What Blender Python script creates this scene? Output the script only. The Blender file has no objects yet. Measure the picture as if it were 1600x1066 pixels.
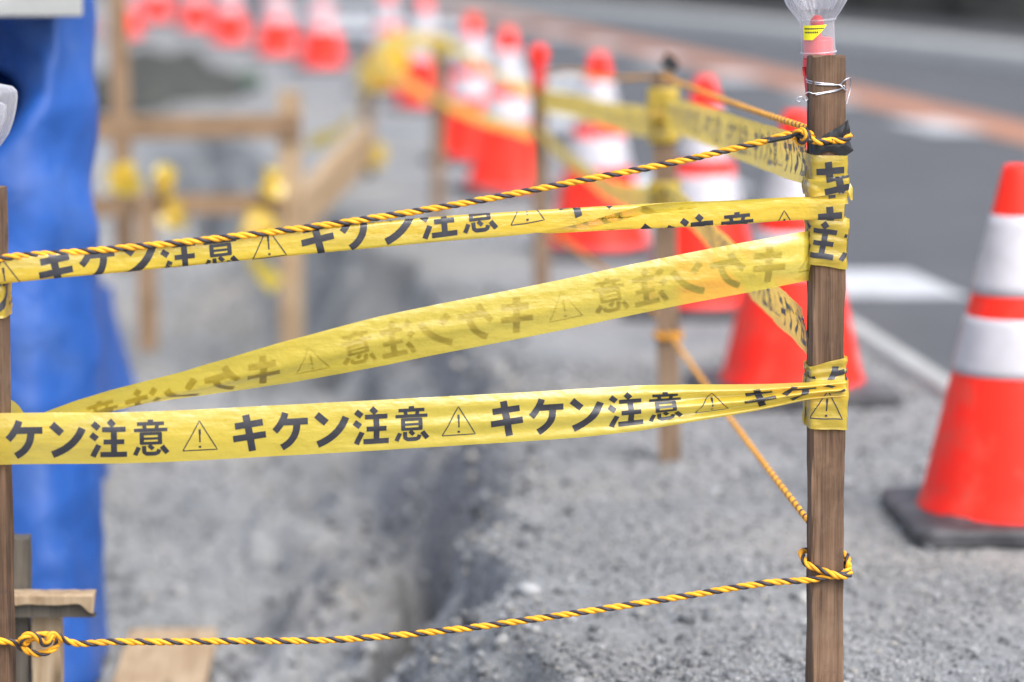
import bpy, math, random
import numpy as np
from mathutils import Vector, Matrix

rnd = random.Random(7)
rng = np.random.default_rng(11)
scene = bpy.context.scene
C = scene.collection

# ------------------------------------------------------------------ camera, sky, sun, exposure
LENS = 100.0
FPX = LENS / 36.0 * 1600.0                  # focal length in photograph pixels
CAM_H = 1.17
PITCH = math.atan((533 + 130) / FPX)
cam_data = bpy.data.cameras.new('camera')
cam_data.lens = LENS
cam_data.sensor_width = 36.0
cam_data.clip_start = 0.05
cam_data.clip_end = 2000
cam = bpy.data.objects.new('camera', cam_data)
C.objects.link(cam)
cam.location = (0, 0, CAM_H)
cam.rotation_euler = (math.pi / 2 - PITCH, 0, 0)
cam_data.dof.use_dof = True
cam_data.dof.focus_distance = 3.93
cam_data.dof.aperture_fstop = 2.1
cam_data.dof.aperture_blades = 0
scene.camera = cam

SUN_EL, SUN_AZ = math.radians(50), math.radians(142)      # azimuth clockwise from +Y
world = bpy.data.worlds.new('World')
scene.world = world
world.use_nodes = True
wn = world.node_tree
bg = wn.nodes['Background']
sky = wn.nodes.new('ShaderNodeTexSky')
sky.sky_type = 'NISHITA'
sky.sun_disc = False
sky.sun_elevation = SUN_EL
sky.sun_rotation = SUN_AZ
sky.air_density = 1.0
sky.dust_density = 3.0
sky.ozone_density = 1.0
grey = wn.nodes.new('ShaderNodeHueSaturation')          # cloud cover takes most of the blue out of the sky
grey.inputs['Saturation'].default_value = 0.60
wn.links.new(sky.outputs[0], grey.inputs['Color'])
wn.links.new(grey.outputs[0], bg.inputs[0])
bg.inputs[1].default_value = 0.13
sd = bpy.data.lights.new('sun', 'SUN')
sd.energy = 1.45
sd.angle = math.radians(50)
sd.color = (1.0, 0.98, 0.95)
sun = bpy.data.objects.new('sun', sd)
C.objects.link(sun)
sdir = Vector((math.sin(SUN_AZ) * math.cos(SUN_EL), math.cos(SUN_AZ) * math.cos(SUN_EL), math.sin(SUN_EL)))
sun.rotation_euler = sdir.to_track_quat('Z', 'Y').to_euler()
vs = scene.view_settings
vs.view_transform = 'Standard'
vs.look = 'None'
vs.exposure = 1.27
vs.gamma = 1.0
vs.use_curve_mapping = False
scene.cycles.max_bounces = 8
scene.cycles.transparent_max_bounces = 16
scene.cycles.use_denoising = True

# ------------------------------------------------------------------ survey helpers (reading positions off the photograph)
_ct, _st = math.cos(PITCH), math.sin(PITCH)
def at(px, py, Y):
    """world point at distance Y in front of the camera that the photograph shows at px, py"""
    a = (px - 800) / FPX
    b = -(py - 533) / FPX
    d = np.array([a, _ct + b * _st, -_st + b * _ct])
    k = Y / d[1]
    return np.array([d[0] * k, Y, CAM_H + d[2] * k])
def ground(px, py, z=0.0):
    a = (px - 800) / FPX
    b = -(py - 533) / FPX
    d = np.array([a, _ct + b * _st, -_st + b * _ct])
    k = (z - CAM_H) / d[2]
    return np.array([d[0] * k, d[1] * k, z])
def proj_x(P):
    P = np.asarray(P)
    dep = P[..., 1] * _ct + (CAM_H - P[..., 2]) * _st
    return 800 + FPX * P[..., 0] / dep

# ------------------------------------------------------------------ numeric helpers
def sstep(a, b, x):
    t = np.clip((x - a) / (b - a), 0, 1)
    return t * t * (3 - 2 * t)
def _hash(ix, iy, seed):
    h = (ix.astype(np.int64) * 374761393 + iy.astype(np.int64) * 668265263 + seed * 982451653) & 0x7fffffff
    h = ((h ^ (h >> 13)) * 1274126177) & 0x7fffffff
    h = h ^ (h >> 16)
    return (h & 0xffff) / 65535.0
def vnoise(x, y, seed=0):
    ix, iy = np.floor(x), np.floor(y)
    fx, fy = x - ix, y - iy
    fx = fx * fx * (3 - 2 * fx); fy = fy * fy * (3 - 2 * fy)
    a = _hash(ix, iy, seed); b = _hash(ix + 1, iy, seed)
    c = _hash(ix, iy + 1, seed); d = _hash(ix + 1, iy + 1, seed)
    return (a * (1 - fx) + b * fx) * (1 - fy) + (c * (1 - fx) + d * fx) * fy - 0.5
def fbm(x, y, seed=0, octv=4):
    r = 0; amp = 1.0
    for k in range(octv):
        r = r + amp * vnoise(x * 2 ** k, y * 2 ** k, seed + k * 17)
        amp *= 0.5
    return r

def catmull(pts, n_per=24):
    P = np.asarray(pts, float)
    Q = np.vstack([2 * P[0] - P[1], P, 2 * P[-1] - P[-2]])
    out = []
    for i in range(len(P) - 1):
        p0, p1, p2, p3 = Q[i], Q[i + 1], Q[i + 2], Q[i + 3]
        # centripetal-ish: scale tangents by chord length
        c01 = max(np.linalg.norm(p1 - p0), 1e-6); c12 = max(np.linalg.norm(p2 - p1), 1e-6); c23 = max(np.linalg.norm(p3 - p2), 1e-6)
        m1 = ((p1 - p0) / c01 * c12 + (p2 - p1) / c12 * c01) / (c01 + c12) * c12
        m2 = ((p2 - p1) / c12 * c23 + (p3 - p2) / c23 * c12) / (c12 + c23) * c12
        for k in range(n_per):
            t = k / n_per
            out.append((2*t**3-3*t**2+1)*p1 + (t**3-2*t**2+t)*m1 + (-2*t**3+3*t**2)*p2 + (t**3-t**2)*m2)
    out.append(P[-1])
    return np.array(out)
def resample(P, step):
    seg = np.linalg.norm(np.diff(P, axis=0), axis=1)
    S = np.concatenate([[0], np.cumsum(seg)])
    n = max(3, int(round(S[-1] / step)) + 1)
    s = np.linspace(0, S[-1], n)
    return np.stack([np.interp(s, S, P[:, k]) for k in range(P.shape[1])], 1), s

# ------------------------------------------------------------------ object helpers
def link(o, parent=None):
    C.objects.link(o)
    if parent is not None:
        o.parent = parent
    return o
def mesh_obj(name, verts, faces, mat, parent=None, smooth=True, mats=None, fmat=None):
    me = bpy.data.meshes.new(name)
    verts = np.asarray(verts, np.float32)
    if isinstance(faces, np.ndarray) and faces.ndim == 2:
        nf, k = faces.shape
        me.vertices.add(len(verts)); me.vertices.foreach_set('co', verts.ravel())
        me.loops.add(nf * k); me.loops.foreach_set('vertex_index', faces.astype(np.int32).ravel())
        me.polygons.add(nf)
        me.polygons.foreach_set('loop_start', np.arange(0, nf * k, k, dtype=np.int32))
        me.polygons.foreach_set('loop_total', np.full(nf, k, np.int32))
        me.update(calc_edges=True)
    else:
        me.from_pydata(verts.tolist(), [], [list(map(int, f)) for f in faces])
    me.validate()
    for m in (mats or [mat]):
        me.materials.append(m)
    if fmat is not None:
        me.polygons.foreach_set('material_index', np.asarray(fmat, np.int32))
    if smooth:
        me.polygons.foreach_set('use_smooth', np.ones(len(me.polygons), bool))
    me.update()
    return link(bpy.data.objects.new(name, me), parent)
def empty(name, loc=(0, 0, 0), rz=0.0):
    o = bpy.data.objects.new(name, None)
    o.empty_display_size = 0.1
    o.location = loc
    o.rotation_euler = (0, 0, rz)
    return link(o)
def tag(o, label, cat, group=None):
    o['label'] = label; o['category'] = cat
    if group: o['group'] = group
    return o
def struct(o):
    o['kind'] = 'structure'
    return o
def grid_faces(nu, nv, wrap_v=False):
    i = np.arange(nu - 1)[:, None]; j = np.arange(nv if wrap_v else nv - 1)[None, :]
    j2 = (j + 1) % nv
    a = i * nv + j; b = (i + 1) * nv + j; c = (i + 1) * nv + j2; d = i * nv + j2
    return np.stack([a, b, c, d], -1).reshape(-1, 4)
def lathe(profile, n=48, ripple=None):
    pr = np.asarray(profile, float)
    th = np.linspace(0, 2 * math.pi, n, endpoint=False)
    R = np.repeat(pr[:, 0:1], n, 1)
    if ripple is not None:
        R = R * (1 + np.outer(ripple, np.cos(th * (n // 4))))
    V = np.stack([R * np.cos(th), R * np.sin(th), np.repeat(pr[:, 1:2], n, 1)], -1).reshape(-1, 3)
    return V, grid_faces(len(pr), n, True)
def tube_mesh(P, r, sides=8, caps=True):
    P = np.asarray(P, float); n = len(P)
    T = np.gradient(P, axis=0); T /= np.linalg.norm(T, axis=1)[:, None]
    N = np.zeros_like(P)
    v = np.cross(T[0], [0, 0, 1.0])
    if np.linalg.norm(v) < 1e-3: v = np.cross(T[0], [1.0, 0, 0])
    N[0] = v / np.linalg.norm(v)
    for i in range(1, n):
        w = N[i - 1] - np.dot(N[i - 1], T[i]) * T[i]
        N[i] = w / np.linalg.norm(w)
    B = np.cross(T, N)
    r = np.broadcast_to(np.asarray(r, float), (n,))
    th = np.linspace(0, 2 * math.pi, sides, endpoint=False)
    V = P[:, None] + r[:, None, None] * (np.cos(th)[None, :, None] * N[:, None] + np.sin(th)[None, :, None] * B[:, None])
    V = V.reshape(-1, 3); F = grid_faces(n, sides, True)
    if caps:
        F = [tuple(f) for f in F]
        F.append(tuple(range(sides - 1, -1, -1)))
        F.append(tuple((n - 1) * sides + k for k in range(sides)))
    return V, F, (T, N, B)

# ------------------------------------------------------------------ materials
def new_mat(name):
    m = bpy.data.materials.new(name)
    m.use_nodes = True
    nt = m.node_tree
    for n in list(nt.nodes):
        nt.nodes.remove(n)
    out = nt.nodes.new('ShaderNodeOutputMaterial')
    return m, nt, out
def N(nt, t, **kw):
    n = nt.nodes.new(t)
    for k, v in kw.items():
        if k in n.inputs.keys(): n.inputs[k].default_value = v
        else: setattr(n, k, v)
    return n
def ramp(nt, fac, stops):
    r = nt.nodes.new('ShaderNodeValToRGB')
    el = r.color_ramp.elements
    el[0].position, el[0].color = stops[0][0], (*stops[0][1], 1)
    el[1].position, el[1].color = stops[-1][0], (*stops[-1][1], 1)
    for p, c in stops[1:-1]:
        e = el.new(p); e.color = (*c, 1)
    nt.links.new(fac, r.inputs[0])
    return r
def coords(nt, scale=(1, 1, 1), kind='Object'):
    tc = nt.nodes.new('ShaderNodeTexCoord')
    mp = nt.nodes.new('ShaderNodeMapping')
    mp.inputs['Scale'].default_value = scale
    nt.links.new(tc.outputs[kind], mp.inputs[0])
    return mp.outputs[0]
def bump(nt, height, strength, dist):
    b = nt.nodes.new('ShaderNodeBump')
    b.inputs['Strength'].default_value = strength
    b.inputs['Distance'].default_value = dist
    nt.links.new(height, b.inputs['Height'])
    return b.outputs[0]
def principled(name, col, rough=0.6, spec=0.5, var=0.0, vscale=20.0, bmp=0.0, bscale=200.0, bdist=0.002):
    m, nt, out = new_mat(name)
    p = N(nt, 'ShaderNodeBsdfPrincipled')
    p.inputs['Roughness'].default_value = rough
    p.inputs['Specular IOR Level'].default_value = spec
    co = coords(nt)
    if var > 0:
        nz = N(nt, 'ShaderNodeTexNoise', Scale=vscale, Detail=5.0)
        nt.links.new(co, nz.inputs['Vector'])
        lo = tuple(c * (1 - var) for c in col); hi = tuple(min(1, c * (1 + var)) for c in col)
        r = ramp(nt, nz.outputs[0], [(0.3, lo), (0.7, hi)])
        nt.links.new(r.outputs[0], p.inputs['Base Color'])
    else:
        p.inputs['Base Color'].default_value = (*col, 1)
    if bmp > 0:
        nb = N(nt, 'ShaderNodeTexNoise', Scale=bscale, Detail=3.0)
        nt.links.new(co, nb.inputs['Vector'])
        nt.links.new(bump(nt, nb.outputs[0], bmp, bdist), p.inputs['Normal'])
    nt.links.new(p.outputs[0], out.inputs[0])
    return m
def add_wear(m, scale, lo, hi, col, fac):
    """dusty patches with a shape of their own over an existing principled material"""
    nt = m.node_tree
    p = [n for n in nt.nodes if n.type == 'BSDF_PRINCIPLED'][0]
    co = coords(nt)
    n1 = N(nt, 'ShaderNodeTexNoise', Scale=scale, Detail=7.0, Roughness=0.65); nt.links.new(co, n1.inputs['Vector'])
    mr = N(nt, 'ShaderNodeMapRange'); mr.inputs[1].default_value = lo; mr.inputs[2].default_value = hi; mr.inputs[4].default_value = fac
    nt.links.new(n1.outputs[0], mr.inputs[0])
    mx = N(nt, 'ShaderNodeMixRGB'); mx.inputs[2].default_value = (*col, 1)
    nt.links.new(mr.outputs[0], mx.inputs[0])
    src = p.inputs['Base Color']
    if src.is_linked:
        nt.links.new(src.links[0].from_socket, mx.inputs[1])
    else:
        mx.inputs[1].default_value = src.default_value
    nt.links.new(mx.outputs[0], src)
def wood(name, dark, mid, light, scale=1.0):
    m, nt, out = new_mat(name)
    p = N(nt, 'ShaderNodeBsdfPrincipled', Roughness=0.75)
    p.inputs['Specular IOR Level'].default_value = 0.25
    co = coords(nt, (42 * scale, 42 * scale, 2.2 * scale))
    n1 = N(nt, 'ShaderNodeTexNoise', Scale=1.6, Detail=6.0, Roughness=0.65, Distortion=0.8)
    nt.links.new(co, n1.inputs['Vector'])
    co2 = coords(nt, (260 * scale, 260 * scale, 5 * scale))
    n2 = N(nt, 'ShaderNodeTexNoise', Scale=2.0, Detail=4.0)
    nt.links.new(co2, n2.inputs['Vector'])
    co3 = coords(nt, (14, 14, 9))
    n3 = N(nt, 'ShaderNodeTexNoise', Scale=1.0, Detail=4.0)
    nt.links.new(co3, n3.inputs['Vector'])
    mx = N(nt, 'ShaderNodeMath', operation='MULTIPLY_ADD')
    nt.links.new(n2.outputs[0], mx.inputs[0]); mx.inputs[1].default_value = 0.45
    nt.links.new(n1.outputs[0], mx.inputs[2])
    mx2 = N(nt, 'ShaderNodeMath', operation='MULTIPLY_ADD')
    nt.links.new(n3.outputs[0], mx2.inputs[0]); mx2.inputs[1].default_value = 0.75
    nt.links.new(mx.outputs[0], mx2.inputs[2])
    r = ramp(nt, mx2.outputs[0], [(0.70, dark), (0.96, mid), (1.2, light)])
    # the ramp is clamped to 0..1, so bring the sum into range
    mr = N(nt, 'ShaderNodeMapRange'); mr.inputs[1].default_value = 0.68; mr.inputs[2].default_value = 1.55
    nt.links.new(mx2.outputs[0], mr.inputs[0])
    nt.links.new(mr.outputs[0], r.inputs[0])
    el = r.color_ramp.elements
    el[0].position, el[1].position, el[2].position = 0.2, 0.5, 0.85
    ck = coords(nt, (15 * scale, 15 * scale, 4.5 * scale))
    vk = N(nt, 'ShaderNodeTexVoronoi', Scale=1.0); nt.links.new(ck, vk.inputs['Vector'])
    mk = N(nt, 'ShaderNodeMapRange'); mk.inputs[1].default_value = 0.05; mk.inputs[2].default_value = 0.20; mk.inputs[3].default_value = 0.85; mk.inputs[4].default_value = 0.0
    nt.links.new(vk.outputs['Distance'], mk.inputs[0])
    kx = N(nt, 'ShaderNodeMixRGB'); kx.inputs[2].default_value = (dark[0] * 0.45, dark[1] * 0.45, dark[2] * 0.45, 1)
    nt.links.new(mk.outputs[0], kx.inputs[0]); nt.links.new(r.outputs[0], kx.inputs[1])
    nt.links.new(kx.outputs[0], p.inputs['Base Color'])
    nt.links.new(bump(nt, mx.outputs[0], 0.35, 0.0015), p.inputs['Normal'])
    nt.links.new(p.outputs[0], out.inputs[0])
    return m
def tape_mat(name, col, glossy=0.5, sheer=0.19):
    m, nt, out = new_mat(name)
    co = coords(nt, (7, 7, 75))
    nb = N(nt, 'ShaderNodeTexNoise', Scale=1.0, Detail=4.0)
    nt.links.new(co, nb.inputs['Vector'])
    co2 = coords(nt, (45, 45, 70))
    nb2 = N(nt, 'ShaderNodeTexNoise', Scale=1.0, Detail=3.0)
    nt.links.new(co2, nb2.inputs['Vector'])
    ad = N(nt, 'ShaderNodeMath', operation='MULTIPLY_ADD'); ad.inputs[1].default_value = 1.4
    nt.links.new(nb2.outputs[0], ad.inputs[0]); nt.links.new(nb.outputs[0], ad.inputs[2])
    nrm = bump(nt, ad.outputs[0], 0.45, 0.0035)
    d = N(nt, 'ShaderNodeBsdfDiffuse'); d.inputs[0].default_value = (*col, 1)
    t = N(nt, 'ShaderNodeBsdfTranslucent'); t.inputs[0].default_value = (min(1, col[0] * 1.05), min(1, col[1] * 1.05), col[2] * 1.2, 1)
    tr = N(nt, 'ShaderNodeBsdfTransparent'); tr.inputs[0].default_value = (0.98, 0.88, 0.30, 1)
    g = N(nt, 'ShaderNodeBsdfGlossy', Roughness=0.27)
    for s in (d, t, g): nt.links.new(nrm, s.inputs['Normal'])
    m1 = N(nt, 'ShaderNodeMixShader'); m1.inputs[0].default_value = 0.60
    nt.links.new(d.outputs[0], m1.inputs[1]); nt.links.new(t.outputs[0], m1.inputs[2])
    m2 = N(nt, 'ShaderNodeMixShader'); m2.inputs[0].default_value = sheer
    nt.links.new(m1.outputs[0], m2.inputs[1]); nt.links.new(tr.outputs[0], m2.inputs[2])
    fr = N(nt, 'ShaderNodeFresnel', IOR=1.5); nt.links.new(nrm, fr.inputs['Normal'])
    ml = N(nt, 'ShaderNodeMath', operation='MULTIPLY'); ml.inputs[1].default_value = glossy * 2
    nt.links.new(fr.outputs[0], ml.inputs[0])
    mn = N(nt, 'ShaderNodeMath', operation='MINIMUM'); mn.inputs[1].default_value = 0.30
    nt.links.new(ml.outputs[0], mn.inputs[0])
    m3 = N(nt, 'ShaderNodeMixShader')
    nt.links.new(mn.outputs[0], m3.inputs[0]); nt.links.new(m2.outputs[0], m3.inputs[1]); nt.links.new(g.outputs[0], m3.inputs[2])
    nt.links.new(m3.outputs[0], out.inputs[0])
    return m
def gravel_mat(name, cols, vscale=150.0, bdist=0.004, patch=1.0):
    m, nt, out = new_mat(name)
    p = N(nt, 'ShaderNodeBsdfPrincipled', Roughness=0.9)
    p.inputs['Specular IOR Level'].default_value = 0.2
    co = coords(nt)
    v = N(nt, 'ShaderNodeTexVoronoi', Scale=vscale); nt.links.new(co, v.inputs['Vector'])
    v2 = N(nt, 'ShaderNodeTexVoronoi', Scale=vscale * 0.37); nt.links.new(co, v2.inputs['Vector'])
    n1 = N(nt, 'ShaderNodeTexNoise', Scale=2.2, Detail=6.0, Roughness=0.6); nt.links.new(co, n1.inputs['Vector'])
    sx = N(nt, 'ShaderNodeSeparateColor'); nt.links.new(v.outputs['Color'], sx.inputs[0])
    sx2 = N(nt, 'ShaderNodeSeparateColor'); nt.links.new(v2.outputs['Color'], sx2.inputs[0])
    a = N(nt, 'ShaderNodeMath', operation='MULTIPLY_ADD'); a.inputs[1].default_value = 0.4
    nt.links.new(sx.outputs[0], a.inputs[0]); nt.links.new(n1.outputs[0], a.inputs[2])
    a2 = N(nt, 'ShaderNodeMath', operation='MULTIPLY_ADD'); a2.inputs[1].default_value = 0.25
    nt.links.new(sx2.outputs[0], a2.inputs[0]); nt.links.new(a.outputs[0], a2.inputs[2])
    mr = N(nt, 'ShaderNodeMapRange'); mr.inputs[1].default_value = 0.3; mr.inputs[2].default_value = 1.2
    nt.links.new(a2.outputs[0], mr.inputs[0])
    r = ramp(nt, mr.outputs[0], [(0.0, cols[0]), (0.5, cols[1]), (1.0, cols[2])])
    n4 = N(nt, 'ShaderNodeTexNoise', Scale=1.1, Detail=3.0); nt.links.new(co, n4.inputs['Vector'])
    warm = N(nt, 'ShaderNodeMixRGB', blend_type='MULTIPLY')
    wr = ramp(nt, n4.outputs[0], [(0.45, (1, 1, 1)), (0.72, (1.0, 0.93, 0.85))])
    warm.inputs[0].default_value = patch
    nt.links.new(r.outputs[0], warm.inputs[1]); nt.links.new(wr.outputs[0], warm.inputs[2])
    nt.links.new(warm.outputs[0], p.inputs['Base Color'])
    h = N(nt, 'ShaderNodeMath', operation='SUBTRACT'); h.inputs[0].default_value = 1.0
    nt.links.new(v.outputs['Distance'], h.inputs[1])
    nt.links.new(bump(nt, h.outputs[0], 1.0, bdist), p.inputs['Normal'])
    nt.links.new(p.outputs[0], out.inputs[0])
    return m
def clear_mat(name):
    m, nt, out = new_mat(name)
    tr = N(nt, 'ShaderNodeBsdfTransparent'); tr.inputs[0].default_value = (0.90, 0.90, 0.92, 1)
    g = N(nt, 'ShaderNodeBsdfGlossy', Roughness=0.18)
    d = N(nt, 'ShaderNodeBsdfDiffuse'); d.inputs[0].default_value = (0.75, 0.75, 0.8, 1)
    lw = N(nt, 'ShaderNodeLayerWeight', Blend=0.22)
    m0 = N(nt, 'ShaderNodeMixShader'); m0.inputs[0].default_value = 0.30
    nt.links.new(tr.outputs[0], m0.inputs[1]); nt.links.new(d.outputs[0], m0.inputs[2])
    fz = N(nt, 'ShaderNodeMath', operation='MULTIPLY_ADD'); fz.inputs[1].default_value = 0.42; fz.inputs[2].default_value = 0.16
    nt.links.new(lw.outputs['Facing'], fz.inputs[0]); nt.links.new(fz.outputs[0], m0.inputs[0])
    m1 = N(nt, 'ShaderNodeMixShader'); m1.inputs[0].default_value = 0.08
    nt.links.new(m0.outputs[0], m1.inputs[1]); nt.links.new(g.outputs[0], m1.inputs[2])
    nt.links.new(m1.outputs[0], out.inputs[0])
    return m
def tarp_mat(name, col):
    m, nt, out = new_mat(name)
    co = coords(nt, (1, 1, 1))
    w = N(nt, 'ShaderNodeTexNoise', Scale=9.0, Detail=6.0); nt.links.new(co, w.inputs['Vector'])
    r = ramp(nt, w.outputs[0], [(0.3, tuple(c * 0.8 for c in col)), (0.7, tuple(min(1, c * 1.2) for c in col))])
    p = N(nt, 'ShaderNodeBsdfPrincipled', Roughness=0.42)
    nt.links.new(r.outputs[0], p.inputs['Base Color'])
    ck = N(nt, 'ShaderNodeTexWave', Scale=90.0, bands_direction='Z'); nt.links.new(co, ck.inputs['Vector'])
    n2 = N(nt, 'ShaderNodeTexNoise', Scale=28.0, Detail=4.0); nt.links.new(co, n2.inputs['Vector'])
    mx = N(nt, 'ShaderNodeMath', operation='MULTIPLY_ADD'); mx.inputs[1].default_value = 0.12
    nt.links.new(ck.outputs[0], mx.inputs[0]); nt.links.new(n2.outputs[0], mx.inputs[2])
    nt.links.new(bump(nt, mx.outputs[0], 0.5, 0.008), p.inputs['Normal'])
    t = N(nt, 'ShaderNodeBsdfTranslucent'); nt.links.new(r.outputs[0], t.inputs[0])
    m1 = N(nt, 'ShaderNodeMixShader'); m1.inputs[0].default_value = 0.15
    nt.links.new(p.outputs[0], m1.inputs[1]); nt.links.new(t.outputs[0], m1.inputs[2])
    nt.links.new(m1.outputs[0], out.inputs[0])
    return m

M_TAPE = tape_mat('tape_yellow', (0.99, 0.745, 0.085), 1.0)
M_TAPE_OLD = tape_mat('tape_yellow_dusty', (0.82, 0.61, 0.085), 0.8, 0.12)
M_INK = principled('printed_ink', (0.034, 0.034, 0.042), 0.32, 0.5, 0.25, 60, 0.3, 90, 0.002)
M_ROPE_Y = principled('rope_yellow', (0.80, 0.355, 0.014), 0.6, 0.4, 0.18, 60, 0.4, 500, 0.0008)
M_ROPE_K = principled('rope_black', (0.035, 0.028, 0.036), 0.5, 0.4, 0.3, 60, 0.4, 500, 0.0008)
M_WOOD = wood('stake_brown_wood', (0.048, 0.028, 0.018), (0.130, 0.076, 0.046), (0.225, 0.140, 0.088))
M_WOOD_MID = wood('stake_dry_wood', (0.112, 0.073, 0.047), (0.206, 0.138, 0.090), (0.292, 0.206, 0.138))
M_WOOD_PALE = wood('pale_new_wood', (0.255, 0.170, 0.102), (0.374, 0.272, 0.170), (0.468, 0.365, 0.255))
M_WOOD_GREY = wood('grey_weathered_wood', (0.051, 0.043, 0.036), (0.093, 0.081, 0.066), (0.145, 0.123, 0.102))
M_WOOD_TAN = wood('tan_timber', (0.15, 0.092, 0.052), (0.25, 0.165, 0.10), (0.34, 0.24, 0.155))
M_RED = principled('cone_red', (0.90, 0.026, 0.013), 0.5, 0.22, 0.05, 6)
M_BAND = principled('band_white', (0.47, 0.455, 0.495), 0.4, 0.5, 0.08, 14, 0.25, 260, 0.002)
M_RUBBER = principled('cone_base_black', (0.035, 0.035, 0.04), 0.55, 0.4, 0.3, 14, 0.3, 120, 0.003)
M_BLACKPLASTIC = principled('black_plastic', (0.02, 0.02, 0.022), 0.28, 0.5)
M_LAMPRED = principled('lamp_red', (0.80, 0.045, 0.05), 0.4, 0.5)
M_CLEAR = clear_mat('lamp_clear')
M_STICKER = principled('sticker_yellow', (0.85, 0.78, 0.02), 0.5)
M_WIRE = principled('wire_galvanised', (0.55, 0.55, 0.60), 0.3, 0.5); M_WIRE.node_tree.nodes['Principled BSDF'].inputs['Metallic'].default_value = 0.9
M_TARP = tarp_mat('tarp_blue', (0.018, 0.098, 0.40))
M_STEEL = principled('deck_grey_steel', (0.36, 0.37, 0.39), 0.5, 0.5, 0.12, 8)
M_GRAVEL = gravel_mat('gravel_ground', ((0.08, 0.084, 0.090), (0.208, 0.215, 0.223), (0.33, 0.338, 0.345)))
M_ASPHALT = gravel_mat('asphalt', ((0.072, 0.076, 0.084), (0.090, 0.094, 0.103), (0.115, 0.119, 0.127)), 160, 0.002, 0.3)
M_PAINT = principled('road_paint_white', (0.47, 0.48, 0.495), 0.6, 0.3, 0.12, 12)
M_ORANGE = principled('road_paint_orange', (0.36, 0.165, 0.095), 0.7, 0.3, 0.2, 6)
M_CONC = principled('concrete', (0.33, 0.335, 0.33), 0.85, 0.3, 0.15, 8, 0.4, 90, 0.003)
M_CONC_OLD = principled('concrete_worn', (0.20, 0.205, 0.20), 0.9, 0.2, 0.25, 6, 0.4, 60, 0.004)
M_DARKBANK = principled('dark_stone', (0.062, 0.058, 0.050), 0.9, 0.2, 0.5, 3, 0.5, 12, 0.05)
M_GREEN = principled('green_pipe', (0.035, 0.075, 0.050), 0.5, 0.4, 0.2, 10)
M_RUBBLE = principled('dark_rubble', (0.050, 0.052, 0.048), 0.9, 0.2, 0.3, 9)
add_wear(M_RED, 14, 0.52, 0.72, (0.50, 0.09, 0.06), 0.7)
add_wear(M_BAND, 11, 0.5, 0.75, (0.30, 0.29, 0.30), 0.6)
add_wear(M_RUBBER, 7, 0.42, 0.7, (0.16, 0.16, 0.165), 0.6)
add_wear(M_ASPHALT, 0.9, 0.4, 0.65, (0.070, 0.073, 0.081), 0.6)
add_wear(M_TARP, 6, 0.5, 0.75, (0.10, 0.18, 0.42), 0.5)
add_wear(M_ROPE_Y, 25, 0.5, 0.75, (0.50, 0.21, 0.03), 0.5)
add_wear(M_WOOD, 8, 0.5, 0.7, (0.21, 0.145, 0.10), 0.5)
add_wear(M_WOOD, 16, 0.56, 0.70, (0.045, 0.030, 0.024), 0.75)
add_wear(M_PAINT, 5, 0.48, 0.68, (0.22, 0.22, 0.23), 0.6)
def stone_mat():
    m, nt, out = new_mat('stones')
    p = N(nt, 'ShaderNodeBsdfPrincipled', Roughness=0.85); p.inputs['Specular IOR Level'].default_value = 0.25
    g = N(nt, 'ShaderNodeNewGeometry')
    r = ramp(nt, g.outputs['Random Per Island'], [(0.0, (0.06, 0.063, 0.069)), (0.45, (0.198, 0.205, 0.214)), (0.8, (0.30, 0.308, 0.315)), (0.93, (0.28, 0.265, 0.24)), (1.0, (0.36, 0.365, 0.375))])
    nt.links.new(r.outputs[0], p.inputs['Base Color'])
    nt.links.new(p.outputs[0], out.inputs[0])
    return m
M_STONES = stone_mat()

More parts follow.
